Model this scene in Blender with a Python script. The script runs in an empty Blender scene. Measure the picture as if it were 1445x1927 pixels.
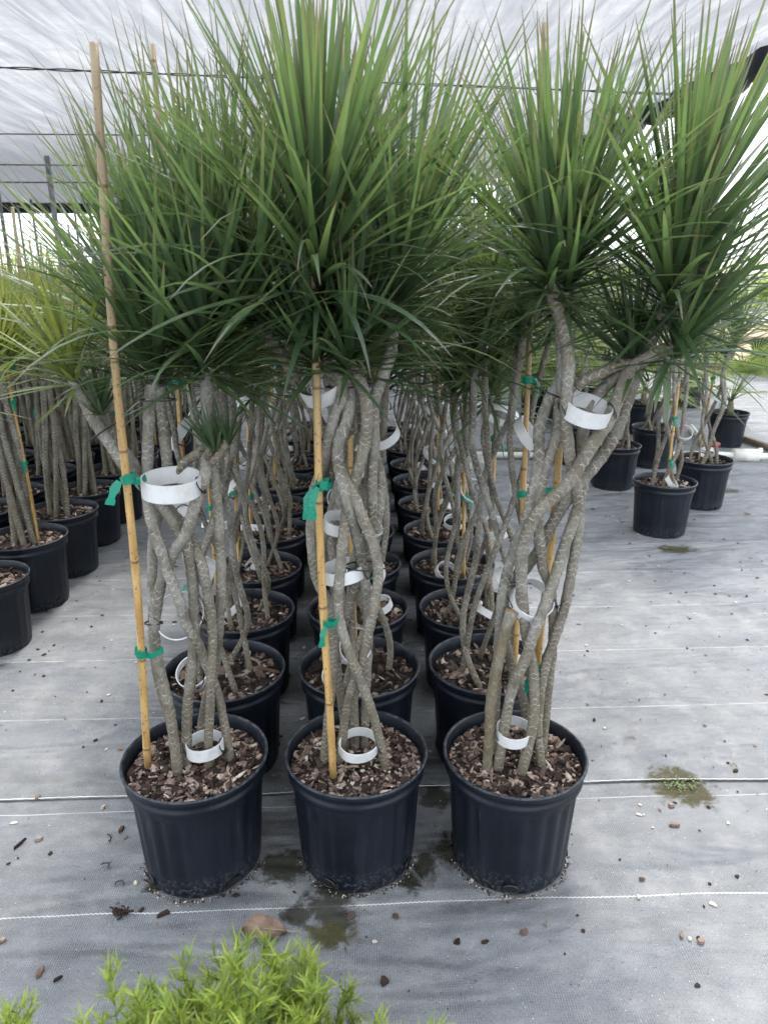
import bpy, math, random
from mathutils import Vector, Matrix, noise as mnoise
R = math.radians
sc = bpy.context.scene
COL = sc.collection

# ------------------------------------------------------------------ camera
F = 1350.0; PW, PH = 1445.0, 1927.0
PITCH = math.atan((PH/2-520)/F); YAW = R(-2.4)          # looks a little to the right of the rows
CAMH = 1.43
cd = bpy.data.cameras.new('camera'); cam = bpy.data.objects.new('camera', cd); COL.objects.link(cam)
cam.location = (0, 0, CAMH); cam.rotation_euler = (math.pi/2-PITCH, 0, YAW)
cd.sensor_fit = 'VERTICAL'; cd.sensor_height = 36; cd.sensor_width = 27; cd.lens = F/PH*36
cd.clip_start = .05; cd.clip_end = 500
cd.dof.use_dof = True; cd.dof.focus_distance = 2.1; cd.dof.aperture_fstop = 6.3
sc.camera = cam
CR = cam.rotation_euler.to_matrix()
def ray(px, py): return CR @ Vector(((px-PW/2)/F, -(py-PH/2)/F, -1))
def at(px, py, Y):
    d = ray(px, py); return Vector((0, 0, CAMH)) + d*(Y/d.y)
GZ = -.015                                              # the pots stand on this level
def gnd(px, py, z=-.015):
    d = ray(px, py); return Vector((0, 0, CAMH)) + d*((z-CAMH)/d.z)

# ------------------------------------------------------------------ world, sun, exposure
SUN_EL, SUN_AZ = 62, 12                                  # high, ahead of the camera and a little right
w = bpy.data.worlds.new('World'); sc.world = w; w.use_nodes = True
nt = w.node_tree; nt.nodes.clear()
sky = nt.nodes.new('ShaderNodeTexSky'); sky.sky_type = 'NISHITA'; sky.sun_disc = False
sky.sun_elevation = R(SUN_EL); sky.sun_rotation = R(SUN_AZ); sky.air_density = 1.0; sky.dust_density = 4.0; sky.ozone_density = 1.0
tc = nt.nodes.new('ShaderNodeTexCoord'); ns = nt.nodes.new('ShaderNodeTexNoise'); ns.inputs['Scale'].default_value = 3.0; ns.inputs['Detail'].default_value = 6
cr = nt.nodes.new('ShaderNodeValToRGB'); cr.color_ramp.elements[0].position = .3; cr.color_ramp.elements[1].position = .7
cr.color_ramp.elements[0].color = (7.5, 8.2, 9.2, 1); cr.color_ramp.elements[1].color = (11.5, 11.8, 12.2, 1)
mx = nt.nodes.new('ShaderNodeMix'); mx.data_type = 'RGBA'; mx.inputs[0].default_value = .8
bg = nt.nodes.new('ShaderNodeBackground'); bg.inputs[1].default_value = .12
wo = nt.nodes.new('ShaderNodeOutputWorld')
L = nt.links
L.new(tc.outputs['Generated'], ns.inputs['Vector']); L.new(ns.outputs[0], cr.inputs[0])
L.new(sky.outputs[0], mx.inputs[6]); L.new(cr.outputs[0], mx.inputs[7]); L.new(mx.outputs[2], bg.inputs[0]); L.new(bg.outputs[0], wo.inputs[0])
sd = bpy.data.lights.new('sun', 'SUN'); sd.energy = 2.0; sd.angle = R(12); sd.color = (1, .96, .9)
sun = bpy.data.objects.new('sun', sd); COL.objects.link(sun)
sdir = Vector((math.sin(R(SUN_AZ))*math.cos(R(SUN_EL)), math.cos(R(SUN_AZ))*math.cos(R(SUN_EL)), math.sin(R(SUN_EL))))
sun.rotation_euler = sdir.to_track_quat('Z', 'Y').to_euler()
sc.view_settings.view_transform = 'Standard'; sc.view_settings.look = 'None'; sc.view_settings.gamma = 1
sc.view_settings.exposure = 1.42
cy = sc.cycles
cy.use_denoising = True; cy.max_bounces = 8; cy.diffuse_bounces = 4; cy.glossy_bounces = 2; cy.transmission_bounces = 6; cy.transparent_max_bounces = 6
cy.sample_clamp_indirect = 6; cy.caustics_reflective = False; cy.caustics_refractive = False
cy.use_adaptive_sampling = True; cy.adaptive_threshold = .02

# ------------------------------------------------------------------ node helpers
class NT:
    def __init__(s, name):
        s.m = bpy.data.materials.new(name); s.m.use_nodes = True; s.t = s.m.node_tree; s.t.nodes.clear()
        s.out = s.t.nodes.new('ShaderNodeOutputMaterial')
    def n(s, typ, ins=None, **kw):
        x = s.t.nodes.new(typ)
        for k, v in kw.items(): setattr(x, k, v)
        for k, v in (ins or {}).items(): s.set(x.inputs[k], v)
        return x
    def set(s, sock, v):
        if hasattr(v, 'is_output'): s.t.links.new(v, sock)
        elif isinstance(v, tuple) and sock.type == 'RGBA' and len(v) == 3: sock.default_value = (*v, 1)
        else: sock.default_value = v
    def math(s, op, a, b=0.0, c=0.0, clamp=False):
        x = s.t.nodes.new('ShaderNodeMath'); x.operation = op; x.use_clamp = clamp
        s.set(x.inputs[0], a); s.set(x.inputs[1], b); s.set(x.inputs[2], c); return x.outputs[0]
    def mix(s, f, a, b):
        x = s.t.nodes.new('ShaderNodeMix'); x.data_type = 'RGBA'; x.clamp_factor = True
        s.set(x.inputs[0], f); s.set(x.inputs[6], a); s.set(x.inputs[7], b); return x.outputs[2]
    def mapr(s, v, a, b, c=0.0, d=1.0, smooth=True):
        x = s.t.nodes.new('ShaderNodeMapRange'); x.interpolation_type = 'SMOOTHSTEP' if smooth else 'LINEAR'
        for i, q in enumerate((v, a, b, c, d)): s.set(x.inputs[i], q)
        return x.outputs[0]
    def noise(s, vec, scale, detail=4, rough=.5, dist=0.0):
        x = s.n('ShaderNodeTexNoise', {'Scale': scale, 'Detail': detail, 'Roughness': rough, 'Distortion': dist})
        if vec is not None: s.set(x.inputs['Vector'], vec)
        return x.outputs[0]
    def scale(s, vec, v):
        x = s.n('ShaderNodeVectorMath', operation='MULTIPLY'); s.set(x.inputs[0], vec); x.inputs[1].default_value = v; return x.outputs[0]
    def attr(s, name='pd'):
        a = s.n('ShaderNodeAttribute', attribute_name=name); x = s.n('ShaderNodeSeparateXYZ'); s.set(x.inputs[0], a.outputs['Vector']); return x.outputs[0], x.outputs[1], x.outputs[2]
    def obj(s): return s.n('ShaderNodeTexCoord').outputs['Object']
    def bump(s, h, strength=.3, dist=.01):
        return s.n('ShaderNodeBump', {'Height': h, 'Strength': strength, 'Distance': dist}).outputs[0]
    def bsdf(s, **ins):
        names = dict(col='Base Color', rough='Roughness', spec='Specular IOR Level', normal='Normal', metal='Metallic', sheen='Sheen Weight', coat='Coat Weight')
        x = s.n('ShaderNodeBsdfPrincipled')
        for k, v in ins.items(): s.set(x.inputs[names[k]], v)
        return x.outputs[0]
    def fin(s, sh): s.t.links.new(sh, s.out.inputs[0]); return s.m

def leaf_mat(name, dark, light, edge, trans, tmix=.3, rough=.38, edge_at=.72):
    n = NT(name); u, v, r = n.attr()
    au = n.math('ABSOLUTE', u)
    base = n.mix(n.mapr(r, .1, .9), dark, light)
    base = n.mix(n.mapr(r, .42, .5, 0, .55), base, tuple(x*y for x, y in zip(dark, (1.25, 1.15, 2.0)))) if name == 'dracaena_leaf' else base
    base = n.mix(n.mapr(r, .80, .9, 0, .6), base, tuple(x*y for x, y in zip(light, (1.45, 1.2, .9))))
    base = n.mix(n.mapr(n.math('SINE', n.math('MULTIPLY', u, 8)), .3, 1, 0, .3), base, tuple(x*1.5 for x in light))
    mot = n.noise(n.obj(), 35, 3)
    base = n.mix(n.mapr(mot, .35, .7, 0, .35), base, light)
    rib = n.mapr(au, 0.0, .16, .35, 0)
    base = n.mix(rib, base, light)
    ef = n.math('MULTIPLY', n.mapr(au, edge_at, 1.0), n.mapr(r, 0.1, .9, .3, .8))
    base2 = n.mix(ef, base, edge)
    tip = n.mapr(v, .74, 1.0)
    base2 = n.mix(n.math('MULTIPLY', tip, n.mapr(r, 0, 1, .2, .7)), base2, tuple(x*y for x, y in zip(edge, (.6, .75, 1.3))))
    dead = n.math('MULTIPLY', n.mapr(v, .93, .98), n.mapr(n.math('FRACT', n.math('MULTIPLY', r, 7.3)), .7, .75)); base2 = n.mix(dead, base2, (.26, .17, .08))
    tr = n.mix(n.mapr(r, .3, 1, 0, .5), tuple(x*.75 for x in trans), tuple(x*y for x, y in zip(trans, (1.35, 1.15, 1)))); tr = n.mix(n.math('MAXIMUM', ef, n.math('MULTIPLY', tip, .7)), tr, edge)
    p = n.bsdf(col=base2, rough=rough, spec=.55, normal=n.bump(n.math('SINE', n.math('MULTIPLY', u, 22)), .12, .002))
    t = n.n('ShaderNodeBsdfTranslucent', {'Color': tr}).outputs[0]
    return n.fin(n.n('ShaderNodeMixShader', {0: tmix, 1: p, 2: t}).outputs[0])

M = {}
M['leaf'] = leaf_mat('dracaena_leaf', (.024, .062, .034), (.066, .128, .055), (.17, .085, .06), (.185, .31, .085), .42, .35, .66)
M['leaf_dull'] = leaf_mat('dull_leaf', (.06, .10, .05), (.12, .17, .08), (.22, .16, .10), (.2, .3, .08), .25, .3)
M['leaf_lime'] = leaf_mat('lime_leaf', (.06, .105, .025), (.14, .19, .045), (.22, .14, .06), (.30, .38, .07), .38)
M['leaf_palm'] = leaf_mat('palm_leaf', (.13, .21, .05), (.32, .42, .13), (.3, .3, .12), (.5, .62, .14), .4, .4)
M['leaf_shrub'] = leaf_mat('shrub_leaf', (.07, .14, .02), (.24, .31, .04), (.22, .3, .05), (.40, .52, .06), .4, .5)

def bark(name, a, b, line, period=55.0):
    n = NT(name); u, v, r = n.attr(); o = n.obj()
    dis = n.math('MULTIPLY', n.math('SUBTRACT', n.noise(o, 30, 4, .6), .5), n.math('ADD', .8, r))
    ph = n.math('ADD', n.math('MULTIPLY', v, n.math('ADD', period*.8, n.math('MULTIPLY', r, period*.45))), dis)
    uu = n.math('MULTIPLY', n.math('ADD', u, n.math('MULTIPLY', r, 3.1)), math.pi*3)
    l1 = n.math('FRACT', n.math('ADD', ph, n.math('MULTIPLY', n.math('ABSOLUTE', n.math('SINE', uu)), .55)))
    l2 = n.math('FRACT', n.math('ADD', n.math('ADD', ph, .5), n.math('MULTIPLY', n.math('ABSOLUTE', n.math('COSINE', uu)), .55)))
    k1 = n.mapr(n.math('ABSOLUTE', n.math('SUBTRACT', l1, .5)), 0, .11, 1, 0)
    k2 = n.mapr(n.math('ABSOLUTE', n.math('SUBTRACT', l2, .5)), 0, .09, .6, 0)
    k = n.math('MAXIMUM', k1, k2)
    k = n.math('MULTIPLY', k, n.mapr(n.noise(o, 45, 3, .6), .40, .60, 0, 1))
    big = n.mapr(n.noise(o, 16, 4), .3, .7)
    fine = n.noise(n.scale(o, (1, 1, .25)), 260, 4, .7)
    low = n.mapr(v, 0.05, .5, .6, 0)                     # browner towards the soil
    c = n.mix(big, a, b); c = n.mix(n.mapr(r, .2, .9, 0, .45), c, (.2, .17, .12)); c = n.mix(n.mapr(n.noise(o, 7, 4, .6), .5, .66, 0, .6), c, (.36, .36, .34)); c = n.mix(low, c, (.16, .13, .08))
    c = n.mix(n.mapr(fine, .35, .7, 0, .5), c, (.07, .062, .045))
    c = n.mix(n.math('MULTIPLY', k, .8), c, line)
    h = n.math('ADD', n.math('MULTIPLY', l1, .5), n.math('ADD', n.math('MULTIPLY', k, .4), n.math('MULTIPLY', fine, .8)))
    return n.fin(n.bsdf(col=c, rough=.85, spec=.2, normal=n.bump(h, .9, .004)))
M['bark'] = bark('grey_stem_bark', (.125, .117, .094), (.31, .298, .262), (.58, .56, .51), 62)
M['bark_old'] = bark('brown_stem_bark', (.12, .098, .062), (.22, .185, .125), (.32, .28, .2), 30)

n = NT('pot_plastic'); o = n.obj()
sp = n.mapr(n.noise(o, 420, 2, .6), .60, .72)
ver = n.mapr(n.noise(n.scale(o, (1, 1, .12)), 26, 4), .45, .75)
dust = n.math('MULTIPLY', n.math('MULTIPLY', sp, .8), ver)
zz = n.n('ShaderNodeSeparateXYZ', {0: o}).outputs[2]
low = n.math('MULTIPLY', n.mapr(zz, -.01, .075, .8, 0), n.mapr(n.noise(o, 110, 5, .75), .48, .62))
c = n.mix(n.mapr(n.noise(o, 7, 4), .3, .8), (.004, .006, .011), (.009, .013, .021))
hsc = n.mapr(n.math('ABSOLUTE', n.math('SUBTRACT', zz, n.math('ADD', .247, n.math('MULTIPLY', n.noise(o, 5, 3), .006)))), .0005, .003, .7, 0); hsc2 = n.mapr(n.math('ABSOLUTE', n.math('SUBTRACT', zz, .2995)), .001, .004, .5, 0)
scf = n.math('MULTIPLY', n.math('MAXIMUM', hsc, hsc2), n.mapr(n.noise(o, 60, 4, .7), .42, .6))
drip = n.math('MULTIPLY', n.mapr(n.noise(n.scale(o, (1, 1, .05)), 70, 5, .7), .58, .72, 0, .35), n.mapr(zz, .02, .24))
c = n.mix(n.math('MAXIMUM', n.math('MAXIMUM', dust, low), n.math('MAXIMUM', scf, drip)), c, (.085, .095, .105))
M['pot'] = n.fin(n.bsdf(col=c, rough=n.mapr(ver, 0, 1, .4, .58), spec=.32, normal=n.bump(n.noise(o, 300, 2), .08, .001)))

n = NT('soil'); o = n.obj()
M['soil'] = n.fin(n.bsdf(col=n.mix(n.noise(o, 120, 4), (.006, .005, .004), (.035, .026, .02)), rough=.95, normal=n.bump(n.noise(o, 150, 5, .7), 1, .01)))
n = NT('bark_chip'); u, v, r = n.attr(); o = n.obj()
cr_ = n.n('ShaderNodeValToRGB', {0: r}); e = cr_.color_ramp
e.elements[0].position = 0; e.elements[0].color = (.018, .012, .01, 1); e.elements[1].position = 1; e.elements[1].color = (.6, .52, .44, 1)
for p_, c_ in ((.3, (.03, .02, .016, 1)), (.5, (.10, .066, .052, 1)), (.75, (.23, .165, .13, 1)), (.93, (.4, .31, .255, 1))):
    q = e.elements.new(p_); q.color = c_
gr = n.noise(n.scale(o, (1, .3, 1)), 260, 4, .7)
M['chip'] = n.fin(n.bsdf(col=n.mix(n.mapr(gr, .4, .75, 0, .6), cr_.outputs[0], (.03, .02, .016)), rough=.85, spec=.25, normal=n.bump(gr, .6, .003)))

n = NT('bamboo'); u, v, r = n.attr(); o = n.obj()
nd = n.math('ABSOLUTE', n.math('SUBTRACT', n.math('FRACT', n.math('ADD', n.math('MULTIPLY', v, 4.1), r)), .5))
ring = n.mapr(nd, 0, .022, 1, 0)
c = n.mix(n.mapr(n.noise(n.scale(o, (1, 1, .15)), 60, 4), .3, .7), (.32, .19, .06), (.48, .32, .125))
c = n.mix(n.mapr(v, .6, 1.2, 0, .85), c, (.21, .17, .115))
c = n.mix(n.math('MULTIPLY', n.mapr(n.noise(o, 170, 2), .62, .68), .8), c, (.09, .05, .03))
M['bamboo'] = n.fin(n.bsdf(col=n.mix(n.math('MULTIPLY', ring, .75), c, (.12, .07, .03)), rough=.45, spec=.4, normal=n.bump(ring, .5, .004)))
def simple(name, col, rough=.6, spec=.5, nz=0.0, col2=None, ns_=40, metal=0.0):
    n = NT(name); o = n.obj()
    c = n.mix(n.mapr(n.noise(o, ns_, 4), .3, .7), col, col2 or tuple(x*.75 for x in col))
    kw = dict(normal=n.bump(n.noise(o, ns_*4, 3), nz, .003)) if nz else {}
    return n.fin(n.bsdf(col=c, rough=rough, spec=spec, metal=metal, **kw))
n = NT('white_ring_plastic'); o = n.obj()
c = n.mix(n.mapr(n.noise(o, 30, 5, .7), .45, .75, 0, .5), (.74, .75, .76), (.42, .41, .37))
M['white'] = n.fin(n.n('ShaderNodeMixShader', {0: .25, 1: n.bsdf(col=c, rough=.45), 2: n.n('ShaderNodeBsdfTranslucent', {'Color': (.8, .8, .78, 1)}).outputs[0]}).outputs[0])
M['zip'] = simple('black_zip_tie', (.012, .012, .013), .4)
n = NT('green_tape'); o = n.obj()
M['tape'] = n.fin(n.n('ShaderNodeMixShader', {0: .35, 1: n.bsdf(col=n.mix(n.noise(o, 60, 3), (.0, .16, .10), (.01, .30, .2)), rough=.3, normal=n.bump(n.noise(o, 140, 3), .5, .004)), 2: n.n('ShaderNodeBsdfTranslucent', {'Color': (.02, .5, .32, 1)}).outputs[0]}).outputs[0])
M['cut'] = simple('cut_wood', (.33, .24, .15), .9, .1, .5, (.2, .13, .08), 120)
M['pvc'] = simple('pvc_pipe', (.72, .72, .68), .4, .5, 0, (.55, .54, .48), 12)
M['red'] = simple('red_valve', (.35, .06, .05), .5)
M['steel'] = simple('galvanised_steel', (.28, .29, .30), .5, .5, 0, (.18, .19, .2), 8, .5)
M['wire'] = simple('dark_wire', (.04, .04, .042), .6)
M['blackcloth'] = simple('black_shade_cloth', (.018, .02, .03), .7, .3, .5, (.03, .034, .045), 6)
M['dryleaf'] = simple('dry_leaf', (.23, .16, .12), .75, .3, .6, (.13, .085, .06), 40)
M['stone'] = simple('pale_pebble', (.6, .55, .42), .7, .3, .3, (.45, .4, .3), 200)
M['timber'] = simple('weathered_timber', (.30, .24, .18), .9, .1, .6, (.18, .15, .12), 9)
M['concrete'] = simple('pale_concrete', (.5, .5, .48), .9, .1, .3, (.36, .36, .35), 4)
M['greenstem'] = simple('green_petiole', (.10, .16, .05), .6, .4, 0, (.16, .2, .08), 30)
M['gravel'] = simple('tan_gravel', (.42, .34, .24), .95, .1, .8, (.26, .21, .15), 30)
M['vehicle'] = simple('dark_vehicle_paint', (.04, .055, .075), .25, .5)
M['glass'] = simple('dark_window_glass', (.02, .025, .03), .1, .6)
M['tyre'] = simple('tyre_rubber', (.015, .015, .015), .9)

# ------------------------------------------------------------------ mesh builder
class MB:
    def __init__(s): s.v = []; s.f = []; s.p = []; s.m = []
    def add(s, vs, fs, ps, mi=0):
        b = len(s.v); s.v += [tuple(x) for x in vs]; s.f += [tuple(i+b for i in f) for f in fs]; s.p += ps; s.m += [mi]*len(fs)
    def build(s, name, mats, parent=None, smooth=True, loc=None):
        me = bpy.data.meshes.new(name)
        if loc is not None: vv = [(a-loc[0], b-loc[1], c-loc[2]) for a, b, c in s.v]
        else: vv = s.v
        me.from_pydata(vv, [], s.f)
        if not isinstance(mats, (list, tuple)): mats = [mats]
        for m_ in mats: me.materials.append(m_)
        if len(mats) > 1: me.polygons.foreach_set('material_index', s.m)
        if smooth: me.polygons.foreach_set('use_smooth', [True]*len(s.f))
        at_ = me.attributes.new('pd', 'FLOAT_VECTOR', 'POINT'); at_.data.foreach_set('vector', [c for p in s.p for c in p])
        me.update()
        ob = bpy.data.objects.new(name, me); COL.objects.link(ob)
        if loc is not None: ob.location = loc
        if parent: ob.parent = parent
        return ob
    def box(s, c, d, rot=0.0, r=0.5):
        cx, cy_, cz = c; dx, dy, dz = (q/2 for q in d); cs, sn = math.cos(rot), math.sin(rot)
        vs = []
        for z in (-dz, dz):
            for x, y in ((-dx, -dy), (dx, -dy), (dx, dy), (-dx, dy)): vs.append((cx+x*cs-y*sn, cy_+x*sn+y*cs, cz+z))
        s.add(vs, [(0,3,2,1),(4,5,6,7),(0,1,5,4),(1,2,6,5),(2,3,7,6),(3,0,4,7)], [(v_[0], v_[2], r) for v_ in vs])
    def tube(s, pts, rad, sides=8, r=.5, v0=0.0, cap=True, ell=1.0):
        pts = [Vector(p) for p in pts]; n_ = len(pts)
        if not hasattr(rad, '__len__'): rad = [rad]*n_
        vs, fs, ps = [], [], []
        t = (pts[1]-pts[0]).normalized(); nx = t.orthogonal().normalized()
        if abs(t.z) > .7: nx = (Vector((1, 0, 0)) - t*t.x).normalized()
        L_ = v0
        for i, p in enumerate(pts):
            t = (pts[min(i+1, n_-1)]-pts[max(i-1, 0)]).normalized()
            nx = (nx - t*nx.dot(t)).normalized(); ny = t.cross(nx)
            if i: L_ += (p-pts[i-1]).length
            for k in range(sides+1):
                a = 2*math.pi*k/sides
                vs.append(p + nx*(math.cos(a)*rad[i]) + ny*(math.sin(a)*rad[i]*ell)); ps.append((k/sides, L_, r))
        w_ = sides+1
        for i in range(n_-1):
            for k in range(sides): fs.append((i*w_+k, i*w_+k+1, (i+1)*w_+k+1, (i+1)*w_+k))
        if cap:
            fs.append(tuple(range(sides-1, -1, -1))); b = (n_-1)*w_; fs.append(tuple(b+k for k in range(sides)))
        s.add(vs, fs, ps)
    def lathe(s, prof, seg=64, cx=0, cy_=0, flute=None, r=.5):
        vs, fs, ps = [], [], []
        for j, (rr, z) in enumerate(prof):
            for k in range(seg+1):
                a = 2*math.pi*k/seg; q = rr + (flute(a, z, j) if flute else 0)
                vs.append((cx+q*math.cos(a), cy_+q*math.sin(a), z)); ps.append((k/seg, z, r))
        for j in range(len(prof)-1):
            for k in range(seg):
                b = j*(seg+1)+k; fs.append((b, b+1, b+seg+2, b+seg+1))
        s.add(vs, fs, ps)

def catmull(pts, sub=6):
    pts = [Vector(p) for p in pts]; P = [pts[0]*2-pts[1]] + pts + [pts[-1]*2-pts[-2]]; out = []
    for i in range(1, len(P)-2):
        a, b, c, d = P[i-1:i+3]
        for k in range(sub):
            t = k/sub
            out.append(.5*((2*b)+(c-a)*t+(2*a-5*b+4*c-d)*t*t+(3*b-a-3*c+d)*t**3))
    out.append(pts[-1]); return out

def empty(name, loc, rz=0.0):
    o = bpy.data.objects.new(name, None); COL.objects.link(o); o.location = loc; o.rotation_euler = (0, 0, rz); o.empty_display_size = .1; return o
def tag(o, label=None, cat=None, group=None, kind=None):
    for k, v in (('label', label), ('category', cat), ('group', group), ('kind', kind)):
        if v: o[k] = v
    return o
KIDS = {}
def kids(o): return [c for c in bpy.data.objects if c.parent == o]
def copy_tree(o, parent=None):
    c = o.copy(); COL.objects.link(c)
    if parent: c.parent = parent
    ch = KIDS.get(o.name)
    if ch is None: ch = KIDS[o.name] = kids(o)
    for x in ch: copy_tree(x, c)
    return c

# ------------------------------------------------------------------ plant pieces
def leaf(mb, base, d, up, Ln, W, droop, rnd, rg, seg=7, twist=0.0, fold=.28, curl=0.0):
    """one strap leaf; d start direction, up the side its upper face looks to"""
    d = d.normalized(); p = Vector(base); vs, fs, ps = [], [], []
    g = Vector((0, 0, -1)); side0 = d.cross(up)
    if side0.length < 1e-3: side0 = d.orthogonal()
    side = side0.normalized(); st = Ln/seg
    for i in range(seg+1):
        t = i/seg
        wd = W*1.12*min(1, .6+1.6*t)*(1-t)**.62*(1-.25*t)*.5 if i < seg else .0003
        side = (side - d*side.dot(d)).normalized()
        nrm = side.cross(d).normalized()
        sd_ = side
        if twist: q = Matrix.Rotation(twist*t, 3, d); sd_ = q @ side; nrm = q @ nrm
        vs += [p - sd_*wd, p - nrm*(fold*wd), p + sd_*wd] if nrm.z < 0 else [p - sd_*wd, p - nrm*(fold*wd), p + sd_*wd]
        ps += [(-1, t, rnd), (0, t, rnd), (1, t, rnd)]
        d = (d + g*(droop*st*(.4+1.8*t)) + side0*(curl*st)).normalized()
        p = p + d*st
    for i in range(seg):
        a = i*3; fs += [(a, a+1, a+4, a+3), (a+1, a+2, a+5, a+4)]
    mb.add(vs, fs, ps)

def head(mb, base, axis, nL, Ln, rg, W=.0145, stalk=.13, spread=1.0, low=.18, droop=1.0, seg=7, rb=(0, 1)):
    """a rosette: upright leaves at the top of the stalk, spreading and hanging ones lower down"""
    axis = Vector(axis).normalized(); base = Vector(base)
    ax = axis.orthogonal().normalized(); ay = axis.cross(ax)
    for i in range(nL):
        t = (i+rg.random())/nL                            # 0 low, 1 top
        ph = i*2.39996 + rg.uniform(-.25, .25)
        rad = ax*math.cos(ph)+ay*math.sin(ph)
        if t < low: an = R(rg.uniform(62, 104))*min(spread, 1.1)
        else:
            s_ = (t-low)/(1-low); an = R(70 - 60*s_**.8 + rg.uniform(-11, 11))*spread
        ll = Ln*(rg.uniform(.72, 1.08) if t > low else rg.uniform(.38, .72))*(1-.22*max(0, t-.85)/.15)
        dr = droop*(rg.uniform(.0, .4) if t > .35 else rg.uniform(.1, 1.1))*(.3+1.2*math.sin(min(an, 1.57)))
        if rg.random() < .06: dr = dr*2.4+.6
        d = axis*math.cos(an)+rad*math.sin(an)
        leaf(mb, base+axis*(stalk*t)+rad*.006, d, axis, ll, W*rg.uniform(.75, 1.15), dr, (rb[0]+(rb[1]-rb[0])*min(1, max(0, rg.random()*(.55+.6*t)))), rg, seg, rg.uniform(-.7, .7), .28, rg.uniform(-.25, .25))

def pot_mesh(name, parent, rt=.1775, rb=.147, h=.30, seg=96, phase=0.0):
    mb = MB(); t = .004
    fl = lambda a, z, j: (-.0050*(abs(math.sin((a+phase)*11))**3) if z < h-.055 and z > .004 and j < 30 else 0.0)
    prof = [(0.0, -.011), (rb-.014, -.011), (rb-.006, -.013), (rb-.002, -.007)]
    for i in range(1, 14): z = .012+(h-.07)*i/13; prof.append((rb+(rt-.012-rb)*(z/h), z))
    prof += [(rt-.0125, h-.052), (rt-.006, h-.049), (rt-.0055, h-.036), (rt-.009, h-.033), (rt-.0085, h-.022), (rt-.003, h-.018), (rt+.0005, h-.010), (rt+.002, h-.004), (rt+.0005, h), (rt-.003, h+.001), (rt-.006, h-.002), (rt-.010, h-.03), (rt-.014, h-.075)]
    mb.lathe(prof, seg, flute=fl)
    o = mb.build(name, M['pot'], parent)
    for k in range(4):
        hb = MB()
        a = phase+.6+k*math.pi/2; c = Vector(((rb+.0022)*math.cos(a), (rb+.0022)*math.sin(a), .008)); tx = Vector((-math.sin(a), math.cos(a), 0))
        rim = [c+tx*(.019*math.cos(q))+Vector((0, 0, .011*math.sin(q))) for q in [2*math.pi*i/14 for i in range(15)]]
        hb.tube(rim, .0018, 5, cap=False)
        hb.add([c]+[p-Vector((math.cos(a), math.sin(a), 0))*.0006 for p in rim[:-1]], [(0, 1+i, 1+(i+1) % 14) for i in range(14)], [(0, 0, 0)]*15)
        hb.build('drain_hole', M['zip'], o)
    return o

def chip(mb, c, Lx, Wy, Tz, rot, tiltx, tilty, r, rg):
    m = Matrix.Rotation(rot, 3, 'Z') @ Matrix.Rotation(tiltx, 3, 'X') @ Matrix.Rotation(tilty, 3, 'Y')
    k = 6; ring = []
    for i in range(k):
        a = 2*math.pi*(i+rg.uniform(-.25, .25))/k; q = rg.uniform(.7, 1.1)
        ring.append((math.cos(a)*Lx*q, math.sin(a)*Wy*q))
    vs = [m @ Vector((x, y, -Tz)) + c for x, y in ring] + [m @ Vector((x*.85, y*.85, Tz*rg.uniform(.6, 1.3))) + c for x, y in ring]
    fs = [tuple(range(k, 2*k))] + [(i, (i+1) % k, k+(i+1) % k, k+i) for i in range(k)]
    mb.add(vs, fs, [(0, 0, r)]*(2*k))

def mulch_mesh(name, parent, rad=.167, z=.262, n_=700, seed=1, size=1.0, bright=0.0):
    rg = random.Random(seed); mb = MB()
    vs = [(0, 0, z+.004)]; fs = []; ps = [(0, 0, 0)]; rn, sg = 7, 28
    hh = lambda x, y: z + .006*mnoise.noise(Vector((x*22, y*22, seed*3.7))) + .004*mnoise.noise(Vector((x*60, y*60, seed)))
    for i in range(1, rn+1):
        for k in range(sg):
            a = 2*math.pi*k/sg; x = rad*i/rn*math.cos(a); y = rad*i/rn*math.sin(a); vs.append((x, y, hh(x, y))); ps.append((0, 0, 0))
    for k in range(sg): fs.append((0, 1+k, 1+(k+1) % sg))
    for i in range(rn-1):
        for k in range(sg): fs.append((1+i*sg+k, 1+(i+1)*sg+k, 1+(i+1)*sg+(k+1) % sg, 1+i*sg+(k+1) % sg))
    mb.add(vs, fs, ps, 0)
    cm = MB()
    for i in range(n_):
        a = rg.uniform(0, 6.283); q = rad*.985*math.sqrt(rg.random()); x, y = q*math.cos(a), q*math.sin(a)
        s_ = size*rg.choice((.5, .7, .8, 1, 1, 1.2, 1.55)); lx = .0112*s_*rg.uniform(.7, 1.35); wy = lx*rg.uniform(.3, .85)
        if rg.random() < .12: lx *= 1.8; wy *= .5
        if q > rad-lx: q = rad-lx; x, y = q*math.cos(a), q*math.sin(a)
        patch = .5+.5*mnoise.noise(Vector((x*14+seed, y*14, 2.2)))
        if rg.random() > .35+.9*patch: continue
        r = max(0, min(1, (rg.uniform(0, .3) if rg.random() < .42 else rg.uniform(.3, .98))+bright))
        if rg.random() < .012: r = 1
        chip(cm, Vector((x, y, hh(x, y)+.003+rg.random()*.006)), lx, wy, .0015*rg.uniform(.6, 1.4)*s_, rg.uniform(0, 6.28), rg.gauss(0, .42), rg.gauss(0, .42), r, rg)
    o = mb.build(name, M['soil'], parent)
    cm.build('bark_chips', M['chip'], o, smooth=False)
    return o

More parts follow.
